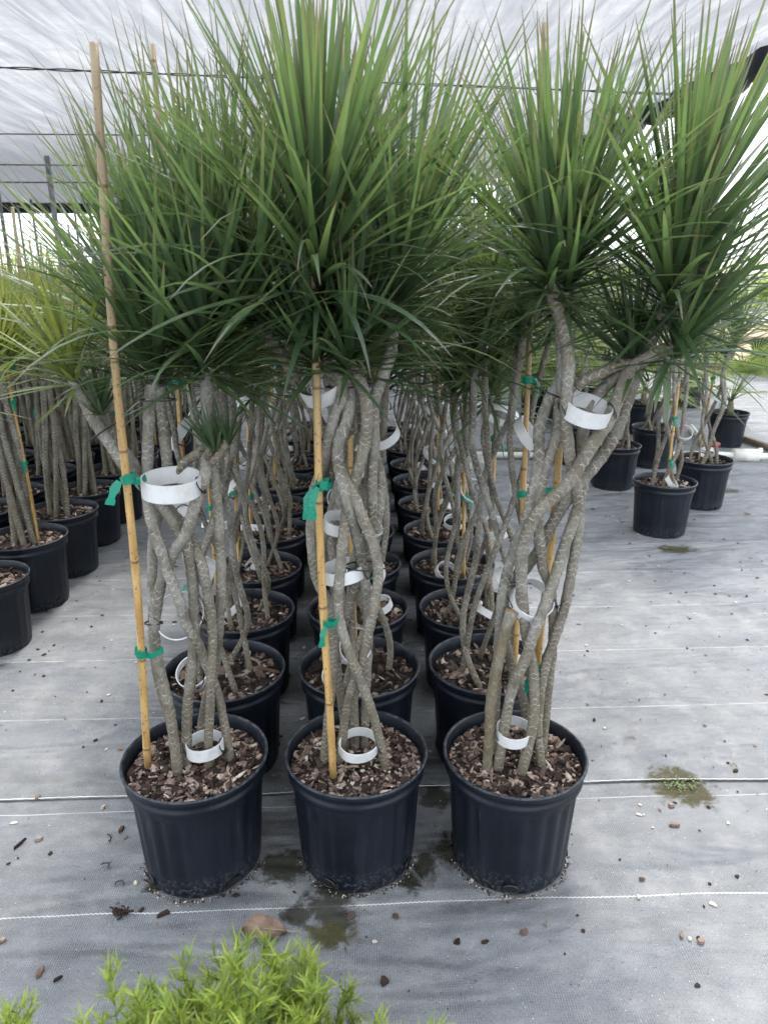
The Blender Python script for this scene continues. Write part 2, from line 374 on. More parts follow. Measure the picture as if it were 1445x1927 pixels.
def ring_mesh(name, parent, c, nrm, dia=.125, band=.032, gap=False, roll=0.0):
    mb = MB(); nrm = Vector(nrm).normalized(); ax = nrm.orthogonal().normalized(); ax = Matrix.Rotation(roll, 3, nrm) @ ax; ay = nrm.cross(ax); c = Vector(c); sg = 36
    ks = range(sg+1) if not gap else range(2, sg-1)
    vs, fs, ps = [], [], []
    for k in ks:
        a = 2*math.pi*k/sg; rd = (ax*math.cos(a)*1.05+ay*math.sin(a)*.95)*(1+.012*math.sin(3*a+dia*50))
        for rr, h in ((dia/2, -band/2), (dia/2, band/2), (dia/2-.0028, band/2), (dia/2-.0028, -band/2)):
            vs.append(c+rd*rr+nrm*h); ps.append((k/sg, h, .5))
    m_ = len(list(ks))
    for i in range(m_-1):
        for j in range(4): fs.append((i*4+j, i*4+(j+1) % 4, (i+1)*4+(j+1) % 4, (i+1)*4+j))
    mb.add(vs, fs, ps)
    return mb.build(name, M['white'], parent, smooth=False)

def loop_mesh(name, parent, c, nrm, rx, ry, thick=.0017, tail=True, mat='zip', rg=random):
    mb = MB(); nrm = Vector(nrm).normalized(); ax = (Vector((1, 0, 0))-nrm*nrm.x).normalized(); ay = nrm.cross(ax); c = Vector(c)
    pts = [c+ax*(rx*math.cos(a))+ay*(ry*math.sin(a)) for a in [2*math.pi*i/20 for i in range(21)]]
    mb.tube(pts, thick, 6, cap=False, ell=1.0)
    if tail:
        q = pts[0]; dd = Vector((rg.uniform(-1, 1), -.6, rg.uniform(.1, .9))).normalized()
        mb.box(tuple(q), (.006, .005, .005)); mb.tube([q, q+dd*.012, q+dd*.026+Vector((0, 0, .004))], .0011, 5)
    return mb.build(name, M[mat], parent)

def tape_mesh(name, parent, c, rx=.016, ry=.014, h=.016, tails=2, rg=random, to=None, lo=.05):
    """green tape round a stake and stem, with loose ends"""
    mb = MB(); c = Vector(c); vs, fs, ps = [], [], []; sg = 16; tilt = rg.uniform(-.5, .5)
    for k in range(sg+1):
        a = 2*math.pi*k/sg
        for s_ in (-1, 1):
            wob = 1+.12*math.sin(a*5+s_); vs.append(c+Vector((rx*wob*math.cos(a), ry*wob*math.sin(a), s_*h/2*(1+.2*math.sin(3*a))+tilt*rx*math.cos(a)))); ps.append((k/sg, s_, .5))
    for k in range(sg): fs.append((2*k, 2*k+1, 2*k+3, 2*k+2))
    mb.add(vs, fs, ps)
    for t_ in range(tails):
        p = c+Vector((-rx*.7+t_*rx*.7, -ry*1.05, 0)); d = Vector((rg.uniform(-1, .3), -.5, rg.uniform(-.1, .3))).normalized(); sgn = 7; vs, fs, ps = [], [], []
        sx = Vector((rg.uniform(-.3, .3), .3, 1)).normalized()
        for i in range(sgn+1):
            wv = h*.42*(1-.25*math.sin(i*1.7))
            vs += [p-sx*wv, p+sx*wv]; ps += [(0, i/sgn, .5), (1, i/sgn, .5)]
            d = (d+Vector((rg.uniform(-.25, .25), 0, -.55))).normalized(); p = p+d*(lo/sgn*rg.uniform(.8, 1.2))
            sx = (Vector((0, 0, 1))*.2 + d.cross(Vector((0, 1, 0)))).normalized()
        for i in range(sgn): fs.append((2*i, 2*i+1, 2*i+3, 2*i+2))
        mb.add(vs, fs, ps)
    if to is not None:
        to = Vector(to); d = to-c; n_ = 6; vs, fs, ps = [], [], []
        for i in range(n_+1):
            q = c+d*(i/n_)+Vector((0, -.016*math.sin(math.pi*i/n_), -.004*math.sin(math.pi*i/n_))); ww = h*.4*(1+.2*math.sin(i*2.3))
            vs += [q-Vector((0, 0, ww)), q+Vector((0, 0, ww))]; ps += [(0, 0, .5)]*2
        for i in range(n_): fs.append((2*i, 2*i+1, 2*i+3, 2*i+2))
        mb.add(vs, fs, ps)
    return mb.build(name, M['tape'], parent)

def stem_mesh(parent, pts, r0, r1, sides=12, sub=5, mat='bark', v0=0.0, rnd=.5, cut=False, name='stem'):
    P = catmull(pts, sub); n_ = len(P); mb = MB(); rad = []
    for i in range(n_):
        t = i/(n_-1); rad.append((r0+(r1-r0)*t)*(1+.05*math.sin(i*1.9+rnd*9)+.03*math.sin(i*.7)))
    mb.tube(P, rad, sides, rnd, v0)
    if cut: return mb.build(name, M[mat], parent)
    return mb.build(name, M[mat], parent)

def stake_mesh(parent, a, b, r=.0085, rnd=.3, name='bamboo_stake', sides=10):
    a, b = Vector(a), Vector(b); mb = MB(); N = 28; P = []; rad = []
    sidev = (b-a).cross(Vector((0, 1, 0))).normalized()
    for i in range(N+1):
        t = i/N; Lm = (b-a).length*t; P.append(a+(b-a)*t+sidev*(.004*math.sin(t*9+rnd*7)))
        q = abs(((Lm*4.1+rnd) % 1)-.5); rad.append(r*(1-.12*t)*(1+(.10 if q < .07 else 0)))
    mb.tube(P, rad, sides, rnd); return mb.build(name, M['bamboo'], parent)

# ------------------------------------------------------------------ ground and setting
n = NT('woven_ground_fabric'); o = n.obj(); sx_ = n.n('ShaderNodeSeparateXYZ', {0: o}); X, Y, Z = sx_.outputs
wr = n.noise(n.scale(o, (.7, 1.3, 1)), 2.6, 7, .68, .15)
bl = n.noise(o, 9, 5, .65)
c = n.mix(n.mapr(wr, .3, .72), (.072, .078, .088), (.170, .174, .177))
c = n.mix(n.mapr(bl, .42, .75, 0, .55), c, (.26, .26, .255))
c = n.mix(n.mapr(n.noise(n.scale(o, (1, 2.5, 1)), 26, 5, .7), .52, .75, 0, .6), c, (.07, .073, .08))
wx = n.math('SINE', n.math('ADD', n.math('MULTIPLY', X, 1150), n.math('MULTIPLY', n.noise(o, 40, 2), 3)))
wy_ = n.math('SINE', n.math('MULTIPLY', Y, 1050))
wv = n.math('ADD', n.math('MULTIPLY', wx, .75), n.math('MULTIPLY', wy_, .25))
fn = n.noise(n.scale(o, (1, .5, 1)), 330, 3, .7)
near = n.mapr(Y, 2, 5, 1, 0)
wf = n.math('MULTIPLY', n.math('ADD', n.math('MULTIPLY', n.math('MULTIPLY', wv, n.mapr(n.noise(o, 13, 4), .35, .65, .25, 1)), .42), n.math('MULTIPLY', n.math('SUBTRACT', fn, .5), 2.2)), near)
c = n.mix(n.math('ADD', .22, n.math('MULTIPLY', wf, .6), clamp=True), c, (.268, .28, .30))
c = n.mix(n.mapr(n.noise(o, 210, 2), .69, .74, 0, .8), c, (.62, .62, .6))        # grit and perlite
c = n.mix(n.mapr(n.noise(n.scale(o, (1, 1.3, 1)), 75, 3), .67, .73, 0, .8), c, (.06, .055, .05))
def seam(y0, half, strength, amp=.0012, wob=.006):
    """white stitched thread along x"""
    zz_ = n.math('MULTIPLY', n.math('SINE', n.math('MULTIPLY', X, 560)), amp)
    big_ = n.math('MULTIPLY', n.math('SUBTRACT', n.noise(n.scale(o, (1, .01, 1)), 1.3, 2), .5), wob*6)
    d_ = n.math('ABSOLUTE', n.math('SUBTRACT', n.math('ADD', n.math('ADD', Y, zz_), big_), y0))
    return n.math('MULTIPLY', n.mapr(d_, half*.5, half, 1, 0), n.mapr(n.noise(n.scale(o, (1, .1, 1)), 7, 4), .3, .6, strength*.45, strength))
s1 = seam(1.352, .0020, .7, .0010, .010)
fr = n.math('SUBTRACT', n.math('FRACT', n.math('MULTIPLY', n.math('SUBTRACT', Y, 1.352+.2), 1/.4)), .5)
s2 = n.math('MULTIPLY', n.mapr(n.math('ABSOLUTE', n.math('ADD', fr, n.math('MULTIPLY', n.math('SINE', n.math('MULTIPLY', X, 560)), .003))), .004, .009, 1, 0), n.mapr(n.noise(n.scale(o, (3, .1, 1)), 4, 2), .3, .7, .05, .35))
s2 = n.math('MULTIPLY', s2, n.mapr(Y, 1.9, 2.1))
s3 = n.math('MULTIPLY', seam(1.70, .0016, .6, .0006), 1.0)
c = n.mix(n.math('MAXIMUM', n.math('MAXIMUM', s1, s2), s3), c, (.68, .69, .66))
def stain(pos, rad, sx2=1.0, thr=.62):
    d_ = n.n('ShaderNodeVectorMath', {0: o, 1: (pos[0], pos[1], 0)}, operation='SUBTRACT').outputs[0]
    l_ = n.n('ShaderNodeVectorMath', {0: n.scale(d_, (1/sx2, 1, 0))}, operation='LENGTH').outputs['Value']
    e_ = n.math('ADD', n.math('DIVIDE', l_, rad), n.math('MULTIPLY', n.math('SUBTRACT', n.noise(o, 22, 7, .75, .6), .5), 3.4))
    return n.mapr(e_, thr+.0, thr+.75, 1, 0)
sts = None
for px, py, rd, q in ((612, 1705, .062, 1.0), (640, 1732, .04, 1.2), (532, 1630, .05, 1.3), (800, 1630, .05, .6), (842, 1600, .05, .8), (770, 1660, .035, .8), (560, 1722, .03, 1.5), (300, 1665, .02, 2), (820, 1500, .05, 1), (600, 1500, .06, 1)):
    g_ = gnd(px, py); s_ = stain(g_, rd, q); sts = s_ if sts is None else n.math('MAXIMUM', sts, s_)
c = n.mix(n.math('MULTIPLY', sts, .93), c, n.mix(n.noise(o, 60, 3), (.012, .013, .013), (.045, .045, .028)))
ms = None
for px, py, rd, q in ((1275, 1478, .07, 1.2), (1310, 1495, .05, 1.0), (625, 1760, .035, 1.4), (1365, 925, .05, 2), (1270, 1035, .06, 1.5), (960, 855, .2, 2.5)):
    g_ = gnd(px, py); s_ = stain(g_, rd, q, .62); ms = s_ if ms is None else n.math('MAXIMUM', ms, s_)
c = n.mix(n.math('MULTIPLY', ms, .97), c, n.mix(n.noise(o, 90, 3), (.022, .022, .01), (.085, .075, .032)))
wet = n.math('MAXIMUM', sts, ms)
sm = n.noise(n.scale(o, (.8, 2.4, 1)), 1.9, 3, .5, .3)
h = n.math('ADD', n.math('MULTIPLY', sm, 10), n.math('ADD', n.math('MULTIPLY', bl, .4), n.math('MULTIPLY', wf, .09)))
M['ground'] = n.fin(n.bsdf(col=c, rough=n.mapr(wet, 0, 1, .62, .5), spec=n.mapr(wet, 0, 1, .45, .15), normal=n.bump(h, .8, .02)))

def sheet(name, x0, x1, y0, y1, nx, ny, z, amp, mat, edge=None):
    mb = MB(); vs, fs, ps = [], [], []
    for j in range(ny+1):
        for i in range(nx+1):
            x = x0+(x1-x0)*i/nx; y = y0+(y1-y0)*j/ny
            if edge and j == 0: y += edge(x)
            zz = z + amp*(mnoise.noise(Vector((x*1.1, y*2.6, 3)))+.5*mnoise.noise(Vector((x*3, y*6, 9))))
            vs.append((x, y, max(zz, z-.0015))); ps.append((x, y, 0))
    for j in range(ny):
        for i in range(nx): a = j*(nx+1)+i; fs.append((a, a+1, a+nx+2, a+nx+1))
    mb.add(vs, fs, ps); o = mb.build(name, mat); tag(o, kind='structure'); return o
g1 = MB(); g1.add([(-250, -30, 0), (250, -30, 0), (250, 400, 0), (-250, 400, 0)], [(0, 1, 2, 3)], [(0, 0, 0)]*4)
tag(g1.build('ground', M['ground']), kind='structure')
sheet('ground_cover', -6, 8, 1.755, 9, 140, 110, .0045, .0028, M['ground'], edge=lambda x: .006*math.sin(x*3.1)+.004*math.sin(x*7.7+1))
# white selvedge thread on the overlap edge
mb = MB(); pts = []
for i in range(700):
    x = -3+6.5*i/699; pts.append((x, 1.757+.006*math.sin(x*3.1)+.004*math.sin(x*7.7+1)+.0008*math.sin(i*1.9), .0085))
mb.tube(pts, .0012, 5); o = mb.build('selvedge_thread', M['pvc']); tag(o, kind='structure')

# tan gravel yard behind, right
p0 = gnd(1150, 682); p1 = gnd(1700, 645)
mb = MB(); mb.add([(p0.x-8, p0.y, .006), (40, p0.y, .006), (40, p1.y+8, .006), (p0.x-8, p1.y+8, .006)], [(0, 1, 2, 3)], [(0, 0, 0)]*4)
tag(mb.build('gravel_yard', M['gravel']), kind='structure')

# roof of white sheeting
RZ = 3.53
e1, e2 = gnd(1445, 100, RZ), gnd(1205, 212, RZ)
edge_x = lambda y: e1.x+(e2.x-e1.x)*(y-e1.y)/(e2.y-e1.y)
n = NT('white_roof_sheeting'); o = n.obj()
wrk = n.noise(n.scale(o, (3.2, .35, 1)), 2.2, 6, .62, .4); wr2 = n.noise(n.scale(o, (1.2, .8, 1)), 3, 6, .65, 1.2); fx = n.noise(n.scale(o, (.3, 3, 1)), 3, 4, .6)
yy = n.n('ShaderNodeSeparateXYZ', {0: o}).outputs[1]
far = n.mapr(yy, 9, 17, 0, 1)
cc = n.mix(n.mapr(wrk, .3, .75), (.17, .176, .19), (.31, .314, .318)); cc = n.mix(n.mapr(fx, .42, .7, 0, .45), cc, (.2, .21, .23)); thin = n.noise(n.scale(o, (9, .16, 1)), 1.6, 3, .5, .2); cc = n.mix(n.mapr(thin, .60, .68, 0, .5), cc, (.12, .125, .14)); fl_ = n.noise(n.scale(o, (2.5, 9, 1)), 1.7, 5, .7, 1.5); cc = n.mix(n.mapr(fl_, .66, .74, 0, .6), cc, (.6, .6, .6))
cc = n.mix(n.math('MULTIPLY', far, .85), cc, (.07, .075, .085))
nm = n.bump(n.math('ADD', n.math('MULTIPLY', wrk, 1.0), n.math('MULTIPLY', wr2, .7)), .5, .1)
tr = n.n('ShaderNodeBsdfTranslucent', {'Color': cc, 'Normal': nm}).outputs[0]
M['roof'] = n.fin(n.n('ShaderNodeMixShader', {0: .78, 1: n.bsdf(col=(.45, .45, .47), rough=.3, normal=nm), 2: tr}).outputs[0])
mb = MB(); vs, fs, ps = [], [], []; nx, ny = 90, 90; YE = 24.0
for j in range(ny+1):
    y = 5.2+(YE-5.2)*j/ny
    for i in range(nx+1):
        x = -26+(edge_x(y)+26)*i/nx
        z = RZ+.02*math.sin(y*1.6)+.035*mnoise.noise(Vector((x*.9, y*.25, 1)))+.012*mnoise.noise(Vector((x*2.5, y*.6, 4)))
        vs.append((x, y, z)); ps.append((x, y, 0))
for j in range(ny):
    for i in range(nx): a = j*(nx+1)+i; fs.append((a, a+1, a+nx+2, a+nx+1))
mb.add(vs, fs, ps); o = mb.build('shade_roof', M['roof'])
tag(o, 'translucent white wrinkled plastic sheeting stretched over the rows as a roof', 'roof')
# rolled dark edge
mb = MB(); pts = []; rad = []
for i in range(60):
    y = 6.0+(16-6)*i/59; pts.append((edge_x(y)+.03*math.sin(i*.9), y, RZ-.04-.05*math.sin(i*.35)**2)); rad.append(.15+.035*math.sin(i*1.3)+.018*math.sin(i*3.1))
mb.tube(pts, rad, 14); tag(mb.build('rolled_shade_cloth', M['blackcloth']), 'black shade cloth rolled into a long bundle along the right roof edge', 'shade cloth')
# cables under the roof
def cable(pxa, pxb, label, r=.009, twist=True, sag=.0):
    a, b = gnd(*pxa, RZ-.12), gnd(*pxb, RZ-.12); a2 = a+(a-b)*.6; b2 = b+(b-a)*.15; mb = MB()
    for s_ in ((0, 1) if twist else (0,)):
        P = []
        for i in range(240):
            t = i/239; q = a2+(b2-a2)*t; an = i*.42+s_*math.pi; P.append(q+Vector((0, math.cos(an)*r*1.1, math.sin(an)*r*1.1-sag*4*t*(1-t))) if twist else q)
        mb.tube(P, r*.8, 5)
    tag(mb.build('roof_cable', M['wire']), label, 'cable', 'steel cables carrying the roof')
cable((0, 127), (1230, 176), 'twisted dark steel cable crossing the whole width, nearest the camera', .008)
cable((0, 252), (1100, 262), 'thin cable under the roof, second from the camera', .011, False)
cable((0, 310), (1000, 318), 'thin cable under the greyer roof, third from the camera', .014, False)
cable((0, 343), (1000, 347), 'thin cable beneath the darkest part of the roof, farthest', .018, False)
# far dark fascia and posts at the open end
fy = gnd(60, 386, RZ-.05).y
mb = MB(); mb.box((-12, YE+.05, RZ-.10), (32, .25, .34)); tag(mb.build('roof_end_beam', M['blackcloth']), 'dark sagging beam closing the far end of the roof', 'beam')
for i, px in enumerate((14, 46, 72, 112, 150, 178, 205)):
    Yp = (20, 23.5, 21.5, 14, 23.5, 20, 23)[i]
    b = at(px, 470, Yp); mb = MB(); mb.tube([(b.x, b.y, 0), (b.x, b.y, RZ-.1)], .035 if i % 3 else .05, 8)
    tag(mb.build('roof_post', M['steel']), ('slim grey roof post at the far left edge', 'slim post second from the left at the open end', 'slim post third from the left at the open end', 'nearer steel post rising left of the bamboo stakes', 'slim post just left of the tall bamboo stake', 'slim post right behind the tall bamboo stake', 'slim post half hidden by leaves at the open end')[i], 'post', 'posts holding the far end of the roof')

# ------------------------------------------------------------------ generic woven dracaena
POTS = []
def woven_plant(seed, heads=5, hz=(1.08, 1.30), Ln=.52, nL=64, Rw=.070, tight=False, rings=3, stake_h=1.75, mat_leaf='leaf', rs=.0084, chips=420, tapes=3, yell=(0, 1), spread=1.0):
    rg = random.Random(seed)
    root = empty('potted_dracaena', (0, 0, 0))
    pot_mesh('pot', root, seg=64, phase=seed)
    mulch_mesh('mulch', root, n_=chips, seed=seed, size=1.35)
    nS = 5
    tops = []
    for i in range(nS):
        s_ = 1 if i % 2 else -1; a0 = 2*math.pi*i/nS + rg.uniform(-.15, .15); top = hz[0]-.12 + rg.uniform(-.05, .05)
        pts = []; K = 18; om = (4.2 if not tight else 1.6)
        for k in range(K+1):
            z = .245+(top-.245)*k/K; t = k/K
            if tight: q = .031 - .006*math.sin(t*math.pi*2+seed) + .018*(1-t)**3
            else: q = Rw*(1+.18*math.sin(t*9+seed+i*2.1)) + .02*(1-t)**2 + .004*s_
            a = a0 + (s_ if not tight else (1 if seed % 2 else -1))*om*(z-.25)*(1 if not tight else 1.9) + (0 if tight else .22*math.sin(t*7+i))
            pts.append(Vector((q*math.cos(a), q*math.sin(a), z)))
        tops.append((pts[-1].copy(), a))
        if i < heads:
            out = Vector((math.cos(a), math.sin(a), 0)); hz_ = rg.uniform(*hz)
            o1 = rg.uniform(.0, .065) if not tight else rg.uniform(.01, .05)
            pts.append(pts[-1]+out*(o1*.4)+Vector((0, 0, (hz_-top)*.5))); pts.append(tops[-1][0]+out*o1+Vector((0, 0, hz_-top)))
            mb = MB(); ax = (pts[-1]-pts[-2]).normalized()+Vector((0, 0, .8))
            head(mb, pts[-1]-ax.normalized()*.03, ax, nL, Ln*rg.uniform(.88, 1.1), rg, seg=6, rb=yell, spread=spread)
            mb.build('leaf_head', M[mat_leaf], root)
        stem_mesh(root, pts, rs*rg.uniform(.95, 1.2), rs*rg.uniform(.95, 1.15), 8, 3, rnd=rg.random())
    a = rg.uniform(3.6, 5.8); b = Vector(((Rw+.02)*math.cos(a), (Rw+.02)*math.sin(a), .24)) if not tight else Vector((.055*math.cos(a), .055*math.sin(a), .24))
    tp = b*.7+Vector((rg.uniform(-.03, .03), rg.uniform(-.02, .03), stake_h))
    stake_mesh(root, b, tp, .0075, rg.random(), sides=7)
    for k in range(tapes):
        t = (rg.uniform(.12, .3), rg.uniform(.35, .5), rg.uniform(.52, .62))[k % 3]; q = b+(tp-b)*t
        tape_mesh('green_tie', root, q, .015, .014, .018, rg.choice((1, 2)), rg, lo=.045)
    for k in range(rings):
        a = rg.uniform(3.3, 6.1); z = (.31, .62, .98, .80)[k % 4]+rg.uniform(-.04, .05); c = Vector(((Rw+.015)*math.cos(a)*.8, (Rw+.02)*math.sin(a), z))
        nr = Vector((rg.uniform(-.6, .6), rg.uniform(-.9, .1), rg.uniform(.5, 1)))
        ro = ring_mesh('plastic_ring', root, c, nr, .09+.025*rg.random(), .026, roll=rg.uniform(0, 6))
        loop_mesh('cable_tie', ro, c+Vector((.05, 0, 0)), (1, 0, .4), .02, .02, .0016, rg=rg)
    return root

# ------------------------------------------------------------------ the three front plants, traced stem by stem
Y0, DY, DX = 1.51, .415, .40
def pxp(lst, Yc): return [at(x, y, Yc+(d if True else 0)) for x, y, d in lst]

def hero(name, label, cpx, Yc, stems, heads, stake, rings, ties, zips, seed, pot_phase, pot_dark=False):
    rg = random.Random(seed)
    b = gnd(cpx[0], cpx[1], .30); root = empty('potted_dracaena', (b.x, b.y, .0))
    tag(root, label, 'potted plant', 'potted dracaenas in the middle block')
    loc0 = Vector((b.x, b.y, 0))
    P = lambda x, y, d=0.0: at(x, y, b.y+d)-loc0
    pot_mesh('pot', root, seg=128, phase=pot_phase)
    mulch_mesh('mulch', root, n_=1500, seed=seed, z=.262, bright=.02)
    for st in stems:
        pts = [P(*q) for q in st['p']]
        if st.get('base', True):                          # root it into the bark
            k = pts[0]; pts[0] = Vector((k.x, k.y, min(k.z, .25)))
        stem_mesh(root, pts, st.get('r0', .0145)*.76, st.get('r1', .0155)*.84, 16, 7, st.get('m', 'bark'), st.get('v0', 0.0), rg.random())
        if st.get('cut'):
            mb = MB(); q = pts[-1]; ax = (pts[-1]-pts[-2]).normalized(); mb.tube([q-ax*.001, q+ax*.0025], st.get('r1', .0155)*.86, 14); mb.build('cut_end', M['cut'], root)
    for hd in heads:
        mb = MB(); p = P(*hd['p']); ax = Vector(hd['a'])
        head(mb, p-ax.normalized()*.02, ax, int(hd['n']*1.35), hd['L']*.80, rg, W=hd.get('W', .0175)*.86, stalk=hd.get('s', .13), spread=hd.get('sp', 1.0), low=hd.get('low', .18), droop=hd.get('dr', 1.0), seg=9, rb=hd.get('rb', (0, 1)))
        mb.build('leaf_head', M[hd.get('m', 'leaf')], root)
        ex = hd.get('extra', [])
        if ex:
            mb = MB()
            for x, y, dx, dz, ln, dr in ex: leaf(mb, P(x, y, hd['p'][2]-.03), Vector((dx, -.35, dz)), Vector((0, 0, 1)), ln*.8, .019, dr, rg.random(), rg, 9, rg.uniform(-.4, .4))
            mb.build('drooping_leaves', M['leaf_dull'], root)
    if stake: stake_mesh(root, P(*stake[0]), P(*stake[1]), stake[2], rg.random(), sides=14)
    for r in rings:
        c = P(*r[0]); ro = ring_mesh('plastic_ring', root, c, r[1], r[2], r[3] if len(r) > 3 else .032, gap=(len(r) > 4 and r[4]), roll=r[5] if len(r) > 5 else 0)
        for s_ in ((1,) if rg.random() < .4 else (1, -1)):
            loop_mesh('cable_tie', ro, c+Vector((s_*r[2]*.5, -.004, 0)), (.9, 0, .4), .018, .02, .0015, rg=rg)
    for t in ties: tape_mesh('green_tie', root, P(*t[0]), t[1], t[1]*.9, t[2], t[3], rg, to=P(*t[4]) if len(t) > 4 and t[4] else None, lo=t[5] if len(t) > 5 else .05)
    for z in zips: loop_mesh('cable_tie', root, P(*z[0]), z[1], z[2], z[2]*.55, .0019, rg=rg)
    return root

S = lambda *p, **k: dict(p=p, **k)
hero('l', 'front left dracaena with its tall bamboo stake leaning left and a small side crown', (368, 1418), 1.5,
  [S((334,1444,-.03),(326,1380,-.03),(317,1325,-.03),(303,1270,-.03),(296,1235,-.03),(291,1180,-.03),(302,1105,-.03),(315,1070,-.03),(330,1035,-.035),(351,1003,-.04),(363,965,-.04),(374,930,-.03),(386,896,-.02),(390,861,0),(393,826,0),(391,780,0),(389,727,0),(392,690,0), m='bark', r0=.0165),
   S((348,1422,0),(352,1370,0),(354,1325,0),(361,1261,0),(366,1180,-.01),(364,1105,-.01),(357,1047,-.02),(345,1010,-.02),(328,983,-.01),(307,957,0),(284,928,0),(258,901,0),(229,867,0),(205,830,0),(180,795,0),(155,745,0),(138,712,0), r0=.017, r1=.0155),
   S((392,1441,-.01),(393,1380,-.01),(396,1325,-.01),(399,1229,-.01),(399,1170,-.01),(389,1105,-.02),(377,1052,-.02),(352,1000,.03),(320,960,.04),(290,925,.035),(262,885,.035),(235,850,.035),(210,815,.035),(180,778,.035), cut=True),
   S((432,1399,.02),(419,1344,.015),(406,1293,.01),(390,1254,.0),(374,1213,-.03),(352,1177,-.04),(337,1128,-.05),(316,1076,-.055),(302,1032,-.045),(288,989,-.03),(279,945,0),(278,901,.02),(279,843,.02),(281,790,.02),(284,740,.02),(292,705,.02)),
   S((345,1415,.05),(322,1360,.05),(303,1300,.045),(292,1240,.04),(289,1192,.03),(288,1130,.02),(287,1076,.02),(290,1010,.02),(300,960,.03),(316,900,.04),(314,861,.04),(308,800,.03),(300,750,.03),(303,705,.03)),
   S((372,1390,.06),(385,1330,.06),(405,1260,.05),(412,1186,.03),(416,1105,.02),(415,1018,.02),(410,960,.02),(404,901,.02),(396,861,.02),(405,832,.0),(412,800,.02),(400,740,.03),(395,700,.03)),
   S((322,935,.05),(330,900,.035),(348,870,.015),(370,855,0),(388,840,0), base=False, r0=.0125, r1=.0125),
   S((400,870,-.02),(415,850,-.03),(424,835,-.03),(428,815,-.03), base=False, r0=.012, r1=.009),
   S((390,860,-.02),(394,845,-.04),(400,825,-.045), base=False, r0=.011, r1=.009)],
  [dict(p=(296,712,.02), a=(-.05,-.05,1), n=115, L=.56, sp=.82, W=.02),
   dict(p=(392,700,.0), a=(.02,-.05,1), n=130, L=.66, s=.15, extra=[(400,660,-.2,.1,.26,6), (372,650,-1,.35,.34,4), (340,640,-1,.5,.36,4)]),
   dict(p=(345,650,.14), a=(-.0,.1,1), n=90, L=.64, sp=.9),
   dict(p=(138,715,0), a=(-.25,-.1,1), n=55, L=.30, W=.015, s=.06, sp=1.1, m='leaf_lime'),
   dict(p=(190,765,-.01), a=(.12,-.1,1), n=24, L=.16, W=.012, s=.03, sp=.85, rb=(0,.4)),
   dict(p=(400,835,-.045), a=(-.28,-.1,1), n=16, L=.13, W=.012, s=.02, sp=.6, low=.1),
   dict(p=(427,822,-.03), a=(.05,-.1,1), n=16, L=.12, W=.011, s=.02, sp=.7, low=.1)],
  ((282,1442,-.06), (172,80,-.13), .0086),
  [((324,912,-.04), (.05,-.10,1), .122, .040), ((338,1158,.0), (.25,-1,.5), .112, .026), ((386,1403,.0), (0,-.02,1), .09, .032, False)],
  [((243,900,-.095), .013, .020, 1, (276,898,-.03), .06), ((266,1228,-.078), .0135, .018, 0, (308,1222,-.04))],
  [((200,808,.0), (-.5,0,.8), .042), ((297,752,.0), (0,0,1), .036), ((400,848,-.01), (0,0,1), .026), ((289,1172,-.03), (0,0,1), .019)], 11, .1)

